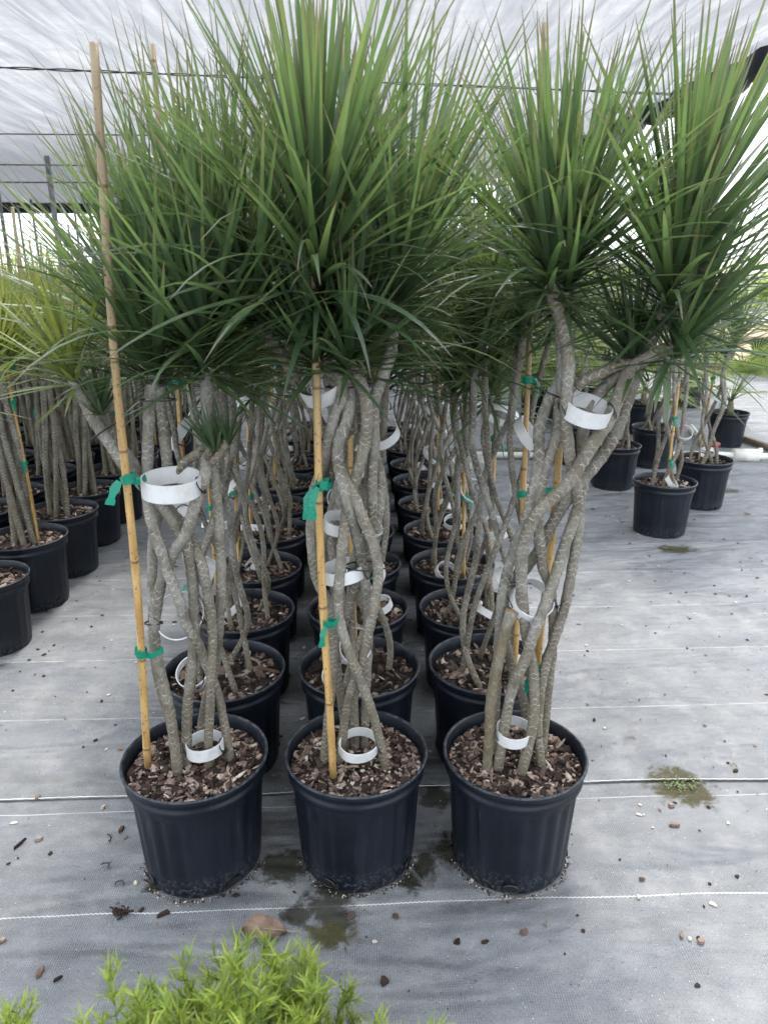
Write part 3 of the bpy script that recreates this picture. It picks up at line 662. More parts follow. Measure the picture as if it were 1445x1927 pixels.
hero('c', 'front centre dracaena, widest crown, white ring lying on its bark beside the stake', (670, 1410), 1.5,
  [S((609,1409,.0),(618,1345,0),(626,1280,0),(629,1210,0),(620,1140,.0),(597,1093,.0),(587,1032,0),(586,974,0),(593,919,0),(611,872,-.01),(619,829,-.02),(631,779,-.02),(643,750,-.02),(640,715,-.01),(610,680,.0), m='bark'),
   S((638,1406,-.0),(654,1325,-.02),(680,1245,-.04),(699,1164,-.05),(708,1116,-.05),(712,1075,-.045),(704,1030,-.05),(689,989,-.055),(671,945,-.05),(652,905,-.03),(638,865,-.015),(636,820,0),(648,770,0),(655,720,0),(640,670,0),(605,620,0),(598,560,0)),
   S((727,1431,-.03),(710,1375,-.04),(693,1319,-.05),(664,1245,-.06),(643,1185,-.06),(636,1140,-.05),(640,1076,-.05),(647,1003,-.05),(655,945,-.01),(669,901,-.03),(681,858,-.04),(689,814,-.045),(690,765,-.04),(680,724,-.02),(660,690,-.02), r0=.0145),
   S((683,1357,.05),(690,1277,.04),(693,1196,.03),(690,1119,.0),(681,1061,-.01),(669,1003,-.03),(655,950,-.05),(643,907,-.05),(636,867,-.045),(638,830,-.04),(652,795,-.035),(660,755,-.01),(655,715,.01),(640,690,.0)),
   S((655,1370,.06),(640,1300,.05),(634,1240,.04),(650,1160,.03),(672,1100,.02),(690,1040,.02),(700,974,.0),(700,901,.0),(704,843,.0),(703,790,.0),(704,756,.0),(718,713,.01),(736,660,.02),(738,590,.03)),
   S((668,1375,.04),(664,1250,.04),(660,1150,.04),(668,1050,.03),(705,990,.02),(716,930,.02),(712,880,.02),(690,820,.03),(668,770,.03),(672,720,.03)),
   S((640,860,.02),(612,812,.02),(590,776,.02),(567,736,.02),(547,698,.02),(520,650,.02),(482,612,.03), base=False),
   S((628,900,.01),(622,860,.0),(650,820,.01),(664,800,.01),(655,760,.01),(628,720,.0),(612,690,.0), base=False, r0=.013, r1=.013)],
  [dict(p=(600,560,-.02), a=(.0,-.1,1), n=220, L=.60, s=.2, W=.0215, sp=1.12, low=.16, extra=[(600,500,-.9,.3,.30,5), (610,490,.5,.5,.16,7), (600,520,-.15,.1,.16,7), (620,500,1,.3,.30,4.5), (590,510,-.7,.1,.2,8)]),
   dict(p=(655,688,-.03), a=(.12,-.12,1), n=75, L=.42, s=.07, sp=1.05, extra=[(640,650,-.3,.2,.17,7), (690,655,.8,.3,.2,6), (660,655,1,.25,.45,2)]),
   dict(p=(592,682,-.02), a=(-.18,-.1,1), n=60, L=.38, s=.06, sp=1.1, extra=[(580,640,-1,.1,.42,1.2)]),
   dict(p=(738,590,.03), a=(.22,0,1), n=130, L=.62, s=.15, sp=1.05),
   dict(p=(482,612,.03), a=(-.25,0,1), n=130, L=.62, s=.15, sp=1.05),
   dict(p=(640,560,.16), a=(.05,.1,1), n=110, L=.7, s=.15)],
  ((624,1462,-.075), (567,75,-.02), .0090),
  [((675,1402,-.03), (.05,-.12,1), .098, .026), ((646,1075,.0), (-.1,.0,1), .10, .03), ((612,722,.03), (-.3,-.45,.8), .115, .034), ((640,985,.04), (.2,-.2,1), .08, .028), ((668,1215,.03), (.3,-.8,.5), .085, .02)],
  [((606,912,-.066), .014, .019, 2, (626,908,-.04), .075), ((619,1172,-.07), .013, .015, 1, (640,1160,-.06), .05)],
  [((670,715,-.01), (.3,0,1), .030), ((690,1065,-.02), (0,0,1), .05), ((640,728,0), (0,0,1), .03)], 23, .45)

hero('r', 'front right dracaena with wavy open stems, a sawn stub and two crowns', (968, 1412), 1.5,
  [S((917,1428,-.03),(921,1370,-.03),(925,1309,-.03),(944,1213,-.03),(963,1150,-.03), m='bark_old', r0=.0155, r1=.0175, cut=True),
   S((930,1400,.03),(934,1300,.03),(938,1200,.02),(945,1118,.0),(963,1045,.0),(985,991,.0),(1000,936,.0),(1013,863,.0),(1014,809,.01),(1032,754,.02),(1052,720,.02),(1062,690,.02)),
   S((938,1390,-.03),(960,1309,-.04),(986,1245,-.05),(1005,1190,-.055),(1024,1142,-.05),(1042,1092,-.04),(1062,1027,-.02),(1087,954,.0),(1097,900,.02),(1095,827,.03),(1104,780,.02),(1130,735,.01),(1165,705,.0),(1188,680,0), r0=.0165),
   S((979,1447,-.05),(999,1380,-.04),(1005,1325,-.03),(1002,1261,-.02),(992,1205,-.02),(985,1154,-.03),(981,1110,-.04),(982,1045,-.05),(996,991,-.06),(1024,950,-.065),(1062,918,-.065),(1087,882,-.06),(1116,834,-.05),(1145,791,-.04),(1163,747,-.03),(1187,695,-.02),(1225,670,-.02),(1262,655,-.02), m='bark', r0=.0165, r1=.018),
   S((1021,1441,-.03),(1012,1373,-.02),(1016,1310,-.01),(1026,1250,-.0),(1045,1195,.0),(1062,1142,.0),(1074,1081,.0),(1088,991,.0),(1084,918,-.01),(1072,863,-.03),(1065,791,-.05),(1066,736,-.05),(1069,682,-.045),(1062,627,-.04),(1051,591,-.03),(1032,535,-.02), r1=.0165),
   S((1000,1370,.05),(985,1320,.05),(965,1265,.05),(950,1200,.05),(955,1140,.05),(975,1090,.04),(1007,1045,.03),(1036,991,.02),(1069,936,.01),(1105,892,.0),(1141,845,.0),(1167,791,.0),(1188,725,.0),(1206,680,.0),(1232,620,.0),(1252,575,.0), r1=.0185),
   S((1022,1380,.03),(1032,1290,.03),(1040,1200,.03),(1036,1110,.0),(1020,1063,-.02),(1012,954,-.01),(1026,880,.0),(1047,820,.01),(1052,770,.01),(1058,700,.01),(1056,620,.0),(1060,550,.0)),
   S((1083,728,-.02),(1105,712,-.02),(1130,702,-.02),(1160,688,-.01),(1195,688,-.01), base=False, r0=.0145, r1=.0155)],
  [dict(p=(1032,545,-.02), a=(-.08,-.05,1), n=120, L=.52, s=.14, sp=1.1),
   dict(p=(1062,560,.02), a=(.1,0,1), n=125, L=.55, s=.15, sp=1.1),
   dict(p=(1250,590,.0), a=(.10,-.05,1), n=200, L=.57, s=.2, sp=1.12, W=.021, extra=[(1305,510,.25,.0,.24,3), (1180,560,-1,.0,.3,1)]),
   dict(p=(1265,668,-.02), a=(.3,-.1,1), n=70, L=.45, s=.08, extra=[(1255,700,-.05,-1,.14,0), (1245,690,-.2,-1,.12,0)]),
   dict(p=(1190,682,.0), a=(-.2,-.05,1), n=60, L=.30, s=.06, sp=1.15, W=.015)],
  ((1000,1400,.08), (1082,495,.08), .0095),
  [((1103,772,-.04), (.22,-.30,1), .105, .034), ((1000,1130,.0), (.28,-.62,.8), .105, .028), ((966,1378,-.02), (.05,-.1,1), .09, .028)],
  [((1050,812,.06), .015, .017, 0), ((1006,1262,.03), .02, .016, 1, (986,1285,.02)), ((1030,925,.06), .012, .014, 1)],
  [((1050,588,-.02), (.1,0,1), .034), ((1205,690,-.0), (.8,0,.5), .034), ((1040,742,.0), (.4,0,1), .042), ((966,1100,.0), (0,0,1), .02)], 37, .8)

# ------------------------------------------------------------------ the rows behind: built once per kind, then copied
ORD = ['front', 'second', 'third', 'fourth', 'fifth', 'sixth', 'seventh', 'eighth', 'ninth', 'tenth', 'eleventh', 'last']
protoA = [woven_plant(101+i, heads=5, Ln=.47, nL=85, rings=(3, 4, 4, 3)[i], hz=((1.10, 1.30), (1.06, 1.26), (1.12, 1.34), (1.08, 1.28))[i]) for i in range(4)]
used = set()
rg = random.Random(5)
def place(proto, x, y, rz, label, group, s=1.0):
    o = proto if proto.name not in used else copy_tree(proto)
    used.add(proto.name)
    o.location = (x, y, .004); o.rotation_euler = (0, 0, rz); o.scale = (s, s, s)
    tag(o, label, 'potted plant', group); return o
CN = {-1: 'left', 0: 'middle', 1: 'right'}
for k in range(1, 11):
    for c in (-1, 0, 1):
        i = (k*3+c*2+1) % 4
        place(protoA[i], c*DX + (0.005 if c == 0 else 0), Y0+DY*k, rg.uniform(-.5, .5)+(c*1.3), 'woven dracaena, %s from the front in the %s row of the middle block' % (ORD[k], CN[c]), 'potted dracaenas in the middle block', rg.uniform(.97, 1.03))
protoB = [woven_plant(201+i, heads=3, hz=(1.02, 1.14), Ln=.36, nL=80, Rw=.05, tight=True, rings=0, mat_leaf='leaf_lime', rs=.0125, chips=300, tapes=3, stake_h=1.5) for i in range(3)]
LB = {0: 'nearest the aisle', 1: 'second from the aisle', 2: 'third from the aisle', 3: 'fourth from the aisle', 4: 'fifth from the aisle'}
for k in range(0, 10):
    for c in range(5):
        x = -1.50-.41*c + (.0 if k % 2 else .01); y = 2.70+.41*k + rg.uniform(-.015, .015)
        d = Vector((x, y, 1.2)); 
        if (x+.35)/y < -.62: continue
        place(protoB[(k+c*2) % 3], x, y, rg.uniform(0, 6.28), 'yellow-green dracaena in the left block, %s one back, line %s' % (ORD[k], LB[c]), 'potted dracaenas in the left block', rg.uniform(.96, 1.05))

# right hand group
protoC = [woven_plant(301+i, heads=4, hz=(.98, 1.1), Ln=.40, nL=50, Rw=.06, rings=2, rs=.0105, chips=500, stake_h=1.3, spread=1.1, tapes=2) for i in range(2)]
for i, (px, py, lb) in enumerate(((1238, 1000, 'foremost dracaena of the right group, a small white ring above its bark'), (1312, 950, 'dracaena just behind and right of the foremost one in the separate right group'), (1150, 915, 'dracaena on the left of the separate right group, pot half hidden by the front stems'), (1224, 876, 'dracaena at the middle back of the separate right group'), (1075, 870, 'dracaena farthest left of the separate right group, behind the wavy stems'))):
    g = gnd(px, py); place(protoC[i % 2], g.x, g.y, (.3, 2.6, 4.2, 1.4, 5.2)[i], lb, 'potted dracaenas in the right group', (1.0, 1.0, .98, 1.0, 1.0)[i])

# fan palms
def fan_palm(seed, H=.55, nF=16, Lp=.45, Lf=.30, potr=1.0):
    rg = random.Random(seed); root = empty('potted_fan_palm', (0, 0, 0))
    pot_mesh('pot', root, seg=40); mulch_mesh('mulch', root, n_=90, seed=seed, size=1.5)
    tr = MB(); tr.tube([(0, 0, .25), (.005, 0, .33), (0, .005, .42)], [.035, .032, .02], 9); tr.build('trunk', M['bark_old'], root)
    mb = MB(); pm = MB()
    for i in range(nF):
        a = i*2.4+rg.uniform(-.3, .3); el = R(rg.uniform(-12, 80)); d = Vector((math.cos(a)*math.cos(el), math.sin(a)*math.cos(el), math.sin(el)))
        p = Vector((0, 0, .40)); pts = [p]; ll = Lp*rg.uniform(.7, 1.1)
        for k in range(6): d = (d+Vector((0, 0, -.05))).normalized(); p = p+d*ll/6; pts.append(p)
        pm.tube(pts, [.006-.0006*k for k in range(7)], 5)
        side = d.cross(Vector((0, 0, 1))).normalized(); nrm = side.cross(d).normalized()
        for s_ in range(22):
            b = R(-105+210*s_/21); dd = (d*math.cos(b)+side*math.sin(b)+nrm*(.15*abs(math.sin(b)))).normalized()
            leaf(mb, p, dd, nrm, Lf*(1-.18*abs(b))*rg.uniform(.9, 1.08), .019, rg.uniform(1.0, 3), rg.random(), rg, 4)
    pm.build('petioles', M['greenstem'], root); mb.build('fronds', M['leaf_palm'], root)
    return root
fp = [fan_palm(1), fan_palm(2, nF=22, Lp=.40), fan_palm(3, nF=30, Lp=.36)]
for i, (px, py, k, s_, rz, lb) in enumerate(((1362, 838, 0, .95, 0, 'fan palm in a black pot beside the white pipe fitting, far right'), (1203, 815, 1, .95, 1, 'fan palm behind the right dracaenas, its pot showing between stems'), (1012, 785, 2, 1.25, 2, 'fan palm at left of the palms, seen between the middle block and the wavy stems'), (1072, 800, 2, 1.2, 4, 'fan palm just right of the leftmost palm, with bright spreading fans'), (1120, 735, 1, 1.7, 4.5, 'fan palm farther back behind the wavy stems'), (1290, 765, 2, 1.0, 5, 'fan palm behind the foremost right dracaena crown'), (1440, 700, 1, 1.6, .5, 'tall yellowish fan palm at the right picture edge'), (1350, 690, 0, 1.5, 2.2, 'tall pale fan palm behind the right crown'), (985, 715, 2, 1.8, 2.9, 'small fan palm in the background by the block'))):
    g = gnd(px, py); p_ = fp[k]; o = p_ if p_.name not in used else copy_tree(p_); used.add(p_.name)
    o.location = (g.x, g.y, .004); o.rotation_euler = (0, 0, rz); o.scale = (s_, s_, s_); tag(o, lb, 'potted palm', 'fan palms on the right')

# upright bright green clumps behind
def clump(seed, n_=260, H=.8, Rr=.22, mat='leaf_lime', W=.012):
    rg = random.Random(seed); root = empty('potted_grassy_shrub', (0, 0, 0)); pot_mesh('pot', root, seg=32); mb = MB()
    for i in range(n_):
        a = rg.uniform(0, 6.28); q = .10*math.sqrt(rg.random()); el = R(rg.uniform(35, 88)); z = .27+rg.random()*H*.55
        d = Vector((math.cos(a)*math.cos(el), math.sin(a)*math.cos(el), math.sin(el)))
        leaf(mb, (q*math.cos(a)+d.x*(z-.27)*.5, q*math.sin(a)+d.y*(z-.27)*.5, z), d, Vector((0, 0, 1)), H*rg.uniform(.35, .65), W, rg.uniform(.5, 2.5), rg.random(), rg, 5)
    mb.build('foliage', M[mat], root); return root
cl = [clump(1), clump(2, 300, 1.0)]
spots = [(1000, 700, 1.5, 'bright green grassy shrub in a pot behind the palms, seen left of the wavy stems'), (1040, 690, 1.6, 'second bright green grassy shrub beside the one by the palms'), (1100, 672, 1.7, 'green grassy shrub in a pot far behind the front right stems'), (960, 690, 1.3, 'bright green grassy shrub glimpsed between the stems right of the middle rows')]
for i, (px, py, s_, lb) in enumerate(spots):
    g = gnd(px, py); p_ = cl[i % 2]; o = p_ if p_.name not in used else copy_tree(p_); used.add(p_.name)
    o.location = (g.x, g.y, .004); o.rotation_euler = (0, 0, i*1.3); o.scale = (s_, s_, s_); tag(o, lb, 'potted shrub', 'bright green shrubs in the background')
# far crop at the left, reads as one mass
rg = random.Random(77); mb = MB()
for i in range(5200):
    x = rg.uniform(-13, -2.0); y = rg.uniform(9.5, 17); el = R(rg.uniform(30, 88)); a = rg.uniform(0, 6.28); z = rg.uniform(.25, 1.25)+.15*mnoise.noise(Vector((x, y, 0)))
    d = Vector((math.cos(a)*math.cos(el), math.sin(a)*math.cos(el), math.sin(el)))
    leaf(mb, (x, y, z), d, Vector((0, 0, 1)), rg.uniform(.25, .5), .05, rg.uniform(.5, 2), rg.random(), rg, 3)
o = mb.build('nursery_crop', M['leaf_lime']); tag(o, 'mass of bright green nursery plants beyond the left block', 'plants', kind='stuff')

# ------------------------------------------------------------------ pipe, kerb, distant things
a, b = gnd(850, 852, .045), gnd(1340, 852, .045); b2 = gnd(1600, 862, .045)
root = empty('irrigation_pipe', (a.x, a.y, 0)); tag(root, 'white plastic water pipe lying on the fabric behind the right rows', 'pipe')
l0 = Vector((a.x, a.y, 0)); mb = MB(); mb.tube([a-l0, (a+b)/2-l0+Vector((0, 0, -.01)), b-l0, b2-l0], .026, 14); mb.build('pipe', M['pvc'], root)
for (u0, u1, rr) in ((1300, 1318, .034), (1378, 1425, .055), (1424, 1432, .062)):
    mb = MB(); q0, q1 = gnd(u0, 853, .045)-l0, gnd(u1, 854, .045)-l0; mb.tube([q0, q1], rr, 16); mb.build('coupling', M['pvc'], root)
q = gnd(1338, 850, .06)-l0; mb = MB(); mb.tube([q, q+Vector((0, 0, .06))], .02, 10); mb.box(tuple(q+Vector((0, 0, .075))), (.11, .04, .03)); mb.build('valve_handle', M['red'], root)
q0 = gnd(1330, 830, .04)-l0; mb = MB(); mb.tube([gnd(1345, 852, .045)-l0, gnd(1322, 826, .05)-l0, gnd(1300, 800, .05)-l0], .024, 12); mb.build('branch_pipe', M['pvc'], root)
for i, (xa, ya, xb, yb, lb) in enumerate(((1150, 690, 1500, 700, 'weathered timber edging along the near side of the gravel'), (1150, 641, 1500, 646, 'weathered timber edging along the far side of the gravel'))):
    A, B = gnd(xa, ya), gnd(xb, yb); mb = MB(); c_ = (A+B)/2; mb.box((c_.x, c_.y, .07), ((B-A).length*1.3, .09, .14), math.atan2(B.y-A.y, B.x-A.x)); tag(mb.build('timber_edging', M['timber']), lb, 'edging', 'timber edging of the gravel')
A, B = gnd(1392, 830), gnd(1500, 868); mb = MB(); mb.box(((A.x+B.x)/2, (A.y+B.y)/2, .03), ((B-A).length, .05, .05), math.atan2(B.y-A.y, B.x-A.x)); tag(mb.build('timber_edging', M['timber']), 'thin brown board lying diagonally beyond the pipe fitting at the right edge', 'edging', 'timber edging of the gravel')
# distant dark van
g = gnd(1135, 612); root = empty('parked_van', (g.x, g.y, 0)); tag(root, 'dark blue vehicle parked far behind the right rows', 'van')
mb = MB(); prof = [(-2.2, .35), (-2.2, 1.0), (-2.0, 1.15), (-1.3, 1.25), (-.8, 1.8), (2.1, 1.85), (2.25, 1.2), (2.25, .35)]
vs = [(x, s_*.9*(1 if z < 1.3 else .86), z) for s_ in (-1, 1) for x, z in prof]; m_ = len(prof)
mb.add(vs, [tuple(range(m_)), tuple(range(2*m_-1, m_-1, -1))]+[(i, m_+i, m_+(i+1) % m_, (i+1) % m_) for i in range(m_)], [(0, 0, 0)]*len(vs)); body = mb.build('body', M['vehicle'], root, smooth=False)
for x0, x1 in ((-1.0, -.1), (0, 1.0), (1.1, 1.95)):
    mb = MB(); mb.box(((x0+x1)/2, -.83, 1.5), (x1-x0, .06, .42)); mb.build('window', M['glass'], root)
for x_ in (-1.4, 1.45):
    for y_ in (-.85, .85):
        mb = MB(); mb.tube([(x_, y_-.1, .34), (x_, y_+.1, .34)], .34, 18); mb.build('wheel', M['tyre'], root)
# low pale wall and distant hedge
mb = MB(); g = gnd(1200, 606); mb.box((g.x+6, g.y+8, .45), (60, .25, .9)); tag(mb.build('boundary_wall', M['concrete']), 'low pale concrete wall far across the yard', 'wall')
def tree(px, Yd, H, W, seed, lb):
    rg = random.Random(seed); b = at(px, 520, Yd); root = empty('distant_tree', (b.x, b.y, 0)); tag(root, lb, 'tree', 'trees beyond the nursery')
    mb = MB(); mb.tube([(0, 0, 0), (.1, 0, H*.4), (0, 0, H*.8)], [.16, .12, .04], 7)
    for k in range(6):
        a = k*1.05; mb.tube([(.05, 0, H*(.35+.06*k)), (math.cos(a)*W*.3, math.sin(a)*W*.3, H*(.6+.04*k))], [.06, .02], 5)
    mb.build('trunk', M['bark_old'], root); mb = MB()
    cs = [(rg.gauss(0, W*.28), rg.gauss(0, W*.28), H*rg.uniform(.42, .95), rg.uniform(.12, .26)*W) for _ in range(18)]
    for i in range(1500):
        c_ = rg.choice(cs); v_ = Vector((rg.gauss(0, 1), rg.gauss(0, 1), rg.gauss(0, .8))).normalized()*c_[3]*rg.uniform(.5, 1.1)
        leaf(mb, Vector(c_[:3])+v_, v_.normalized()+Vector((0, 0, .3)), Vector((0, 0, 1)), rg.uniform(.25, .45), .16, 1.5, rg.random(), rg, 2)
    mb.build('crown', M['leaf_palm'], root)
for i, (px, Yd, H, W_, lb) in enumerate(((1090, 60, 2.6, 5, 'round tree far behind the grassy shrubs'), (1230, 75, 3.0, 6, 'wide tree far behind the front right crown'), (1370, 70, 2.6, 5, 'small tree at the far right beyond the gravel'), (1480, 60, 2.6, 5, 'tree cut by the right picture edge'), (20, 60, 3.2, 7, 'low tree beyond the open end of the roof, far left'), (130, 64, 3.0, 7, 'low tree beyond the open end of the roof, behind the posts'), (800, 60, 3, 7, 'low tree straight beyond the middle rows'))): tree(px, Yd, H, W_, i, lb)

# ------------------------------------------------------------------ foreground feathery shrubs
def feathery(seed, loc, H, spread, nb, label):
    rg = random.Random(seed); root = empty('feathery_shrub', loc); tag(root, label, 'shrub', 'lime green feathery shrubs in the foreground')
    p_ = pot_mesh('pot', root, rt=.10, rb=.08, h=.18, seg=40)
    st = MB(); fo = MB()
    for i in range(nb):
        a = rg.uniform(0, 6.28); q = rg.random()**.5; tx, ty = spread*q*math.cos(a), spread*q*math.sin(a); hz = H*(1-.28*q*q)*rg.uniform(.82, 1.03)
        P = catmull([(0, 0, .12), (tx*.25, ty*.25, hz*.5), (tx*.7, ty*.7, hz*.8), (tx, ty, hz)], 7)
        st.tube(P, [.0022-.0016*k/(len(P)-1) for k in range(len(P))], 4)
        for k in range(9, len(P)):
            dd = (P[k]-P[k-1]).normalized(); t = (k-9)/(len(P)-10)
            for tw in range(2):
                o1 = Vector((rg.uniform(-1, 1), rg.uniform(-1, 1), rg.uniform(-.2, .8))).normalized(); d1 = (dd+o1*1.1).normalized(); tl = .045*(1.1-.6*t)*rg.uniform(.7, 1.2)
                tip = P[k]+d1*tl; st.tube([P[k], tip], [.0011, .0005], 3)
                for m in range(10):
                    pp = P[k]+d1*(tl*(m+1)/10); o2 = Vector((rg.uniform(-1, 1), rg.uniform(-1, 1), rg.uniform(-.5, 1))).normalized()
                    leaf(fo, pp, (d1+o2*.9).normalized(), Vector((0, 0, 1)), rg.uniform(.014, .028), .0029, 4, rg.random(), rg, 3)
    st.build('branches', M['greenstem'], root); fo.build('foliage', M['leaf_shrub'], root)
def shrub_at(px, py, z):                                   # ground position under a point of the crown
    p = gnd(px, py, z); return (p.x, p.y-.02, 0)
feathery(1, shrub_at(430, 1890, .62), .64, .22, 105, 'largest lime green feathery shrub at the bottom, left of centre')
feathery(2, shrub_at(225, 1880, .60), .64, .11, 34, 'feathery shrub with upright sprigs on the left of the foreground clump')
feathery(3, shrub_at(45, 1905, .58), .62, .06, 16, 'small feathery sprig in the bottom left corner')
feathery(4, shrub_at(745, 1930, .55), .58, .09, 22, 'sparse darker feathery sprig at the bottom, right of the largest shrub')

# ------------------------------------------------------------------ litter on the fabric
def ground_chip(px, py, L_, W_, rot, r, label, seed, cat='bark chip', name='bark_chip', T=.004, mat='chip'):
    rg = random.Random(seed); g = gnd(px, py); mb = MB(); z0 = .006 if g.y > 1.75 else .002
    chip(mb, Vector((g.x, g.y, z0+T)), L_, W_, T, rot, rg.gauss(0, .08), rg.gauss(0, .08), r, rg)
    tag(mb.build(name, M[mat], None, smooth=False, loc=(g.x, g.y, z0)), label, cat, 'bark chips scattered on the fabric' if cat == 'bark chip' else None)
for i, (px, py, l, w_, ro, r, lb) in enumerate((
  (308, 1723, .021, .006, .4, .3, 'dark brown elongated bark chip in front of the left pot'),
  (76, 1833, .016, .008, 1.4, .6, 'reddish brown upright bark chip at lower left'),
  (110, 1845, .012, .004, .6, .15, 'thin black chip beside the reddish one at lower left'),
  (37, 1592, .024, .003, 1.0, .3, 'thin dark stick of bark near the left edge'),
  (75, 1582, .012, .004, .5, .85, 'pale tan bark flake near the left edge'),
  (4, 1772, .012, .006, .3, .8, 'pale chip cut by the left picture edge'),
  (72, 1505, .011, .006, .9, .7, 'pinkish chip just below the overlap seam at left'),
  (195, 1522, .009, .006, 1.2, .95, 'orange tan chip between seam and left pot'),
  (229, 1563, .012, .008, 1.1, .45, 'brown curled chip touching the left pot shade'),
  (227, 1414, .012, .006, .3, .8, 'light chip left of the left pot rim'),
  (660, 1726, .013, .008, .9, .5, 'wedge chip on the wet stain before the centre pot'),
  (744, 1727, .010, .007, -.5, .45, 'small brown chip right of the wet stain'),
  (724, 1849, .013, .011, 1.3, .3, 'dark square bark chip at the bottom centre'),
  (860, 1775, .010, .007, .4, .1, 'small blackish mossy flake at the bottom right of centre'),
  (985, 1757, .012, .007, .5, .55, 'rusty brown chip before the right pot'),
  (1262, 1518, .013, .008, .3, .8, 'pale chip just below the mossy patch'),
  (1268, 1555, .018, .007, -.1, .7, 'elongated pinkish chip at right of the right pot'),
  (1207, 1657, .011, .004, 0, .6, 'thin brown chip above the near seam at right'),
  (1281, 1764, .010, .006, 1.2, .7, 'left one of two tan chips at lower right'),
  (1318, 1774, .010, .007, .2, .75, 'right one of two tan chips at lower right'),
  (1383, 1455, .012, .006, .2, .35, 'dark curled chip near the right picture edge'),
  (1405, 968, .022, .010, -.4, .85, 'pale curled leaf bit on the fabric at far right'),
  (1115, 960, .018, .008, .5, .6, 'small brown chip beside the right group'))):
    ground_chip(px, py, l, w_, ro, r, lb, i+50)
for i, (px, py, s_, lb) in enumerate(((1201, 1691, .006, 'cream pebble just below the near seam at right'), (256, 1664, .006, 'cream pebble beside the left pot base'), (1297, 1769, .005, 'white pebble between the two tan chips'))):
    ground_chip(px, py, s_, s_*.85, .3, .5, lb, i+90, 'pebble', 'pebble', s_*.5, 'stone')
for i, (px, py, ro, lb) in enumerate(((204, 1587, .4, 'black curled twig left of the left pot, upper of three'), (203, 1637, 1.0, 'black curled twig left of the left pot, middle of three'), (234, 1668, 1.5, 'small black hooked twig left of the left pot, lowest'), (1384, 1447, .3, 'small grey curled twig near the right edge above the seam'), (1194, 1394, .8, 'tiny curled grey snippet on the fabric right of the right pot'))):
    g = gnd(px, py); mb = MB(); rg = random.Random(i+7); q = Vector((0, 0, .006)); d_ = ro; P = [q]
    for k in range(9): d_ += rg.uniform(.1, .75); q = q+Vector((math.cos(d_)*.0042, math.sin(d_)*.0042, rg.uniform(-.0008, .0012))); P.append(q)
    mb.tube(P, [.0011+.0012*math.sin(k*1.1)**2 for k in range(10)], 6); mb.tube([P[3], P[3]+Vector((.004, .006, .003))], .0007, 4)
    o = mb.build('curled_twig', M['zip'] if i < 3 else M['timber']); o.location = (g.x, g.y, .004 if g.y > 1.75 else 0); tag(o, lb, 'twig', 'curled twigs on the fabric')
# the big dry leaf
g = gnd(500, 1760); mb = MB(); vs, fs, ps = [], [], []; nu, nv = 14, 8
for i in range(nu+1):
    t = i/nu; wd = .034*math.sin(math.pi*min(1, t*1.02))**.62*(1.1-.35*t)
    for j in range(nv+1):
        s_ = -1+2*j/nv; vs.append((-.055+.105*t, wd*s_+.004*t, .012+.010*s_*s_+.006*math.sin(t*5)+.003*math.sin(j*2.1+i))); ps.append((s_, t, .5))
for i in range(nu):
    for j in range(nv): q = i*(nv+1)+j; fs.append((q, q+1, q+nv+2, q+nv+1))
mb.add(vs, fs, ps); root = mb.build('dry_leaf', M['dryleaf']); root.location = (g.x, g.y, 0); root.rotation_euler = (0, 0, -.12); tag(root, 'large brown dry leaf lying on the fabric behind the feathery shrub', 'dry leaf')
mb = MB(); mb.tube([(.046, .003, .016), (.062, .004, .012), (.078, .009, .008)], .0016, 6); mb.build('leaf_stalk', M['timber'], root)
mb = MB(); mb.tube([(-.05, 0, .0135), (0, .002, .018), (.05, .003, .0155)], .0009, 5); mb.build('midrib', M['timber'], root)
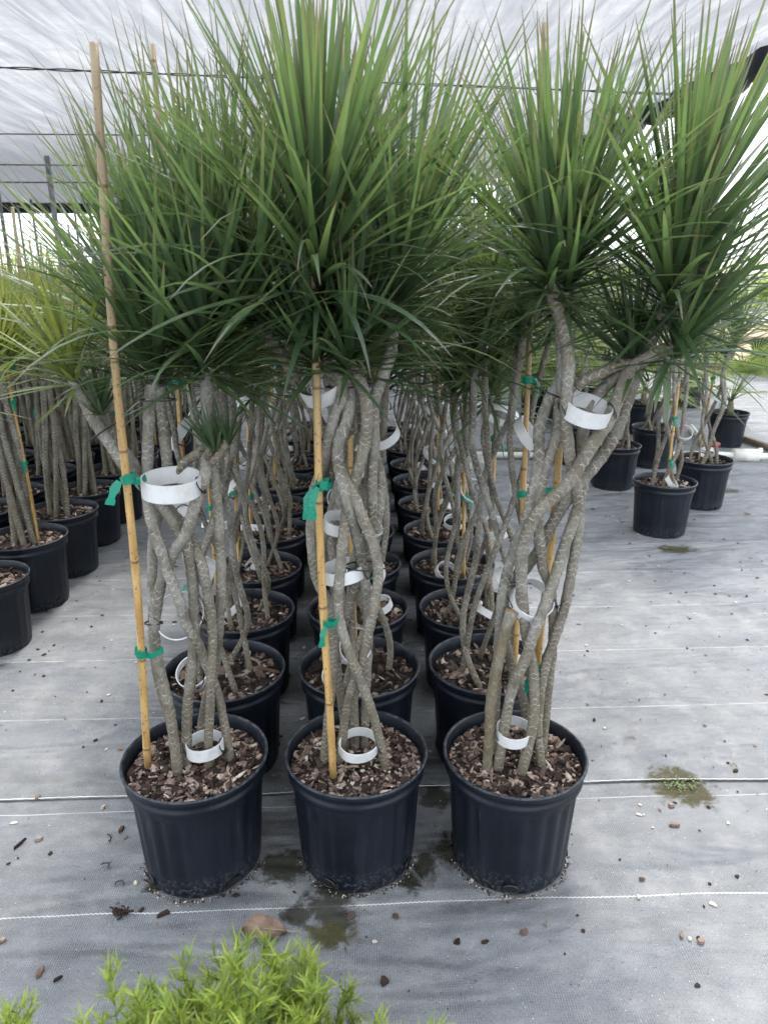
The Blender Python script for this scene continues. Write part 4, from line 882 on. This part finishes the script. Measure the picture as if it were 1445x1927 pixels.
# clod of bark
g = gnd(228, 1720); rg = random.Random(9); mb = MB()
for i in range(40): chip(mb, Vector((rg.gauss(0, .012), rg.gauss(0, .007), .004+.008*rg.random())), rg.uniform(.004, .01), .003, .0015, rg.uniform(0, 6), rg.gauss(0, .6), rg.gauss(0, .6), rg.uniform(.05, .4), rg)
o = mb.build('bark_clod', M['chip'], smooth=False); o.location = (g.x, g.y, 0); tag(o, 'dark crumbly clod of bark before the left pot', 'bark clod')
# moss tuft
g = gnd(1283, 1480); mb = MB()
for i in range(50):
    a = rg.uniform(0, 6.28); q = .055*rg.random(); leaf(mb, (q*math.cos(a)*1.3, q*math.sin(a)*.8, .004), Vector((rg.uniform(-1, 1), rg.uniform(-1, 1), .5)), Vector((0, 0, 1)), rg.uniform(.004, .012), .003, 3, rg.random(), rg, 2)
for i in range(45): chip(mb, Vector((rg.gauss(-.01, .03), rg.gauss(0, .012), .006)), rg.uniform(.003, .007), .003, .001, rg.uniform(0, 6), 0, 0, .9, rg)
o = mb.build('moss', M['leaf_dull']); o.location = (g.x, g.y, .004); tag(o, 'patch of olive moss growing on the seam at right', 'moss', kind='stuff')
# fine crumbs, uncountable
rg = random.Random(4); mb = MB(); CENT = [(q_.x, q_.y) for q_ in (gnd(368, 1418, .3), gnd(670, 1410, .3), gnd(968, 1412, .3))]
for i in range(2400):
    u = rg.random()
    if u < .22:
        c_ = rg.choice(CENT); a = rg.uniform(3.3, 6.1); q = .148+abs(rg.gauss(0, .007)); x, y = c_[0]+q*math.cos(a), c_[1]+q*math.sin(a)
    else: x, y = rg.uniform(-1.6, 2.2), rg.uniform(1.0, 5.5)
    s_ = rg.choice((.001, .0012, .0015, .002, .003, .0045, .0065) if u > .22 else (.0008, .001, .0015, .0022)); chip(mb, Vector((x, y, .003 if y < 1.75 else .008)), s_*rg.uniform(1, 2), s_, .001, rg.uniform(0, 6), 0, 0, rg.choice((.1, .2, .3, .7, 1)), rg)
o = mb.build('bark_crumbs', M['chip'], smooth=False); tag(o, 'fine crumbs of bark and grit strewn over the fabric', 'bark crumbs', kind='stuff')

# everything laid on the fabric was built on z = 0: set it down to the level the pots stand on
for o in [o for o in COL.objects if o.parent is None and o.type in ('MESH', 'EMPTY')]:
    if o.name.split('.')[0] in ('potted_dracaena', 'potted_fan_palm', 'shade_roof', 'rolled_shade_cloth', 'roof_cable', 'roof_end_beam'): continue
    o.location.z += GZ
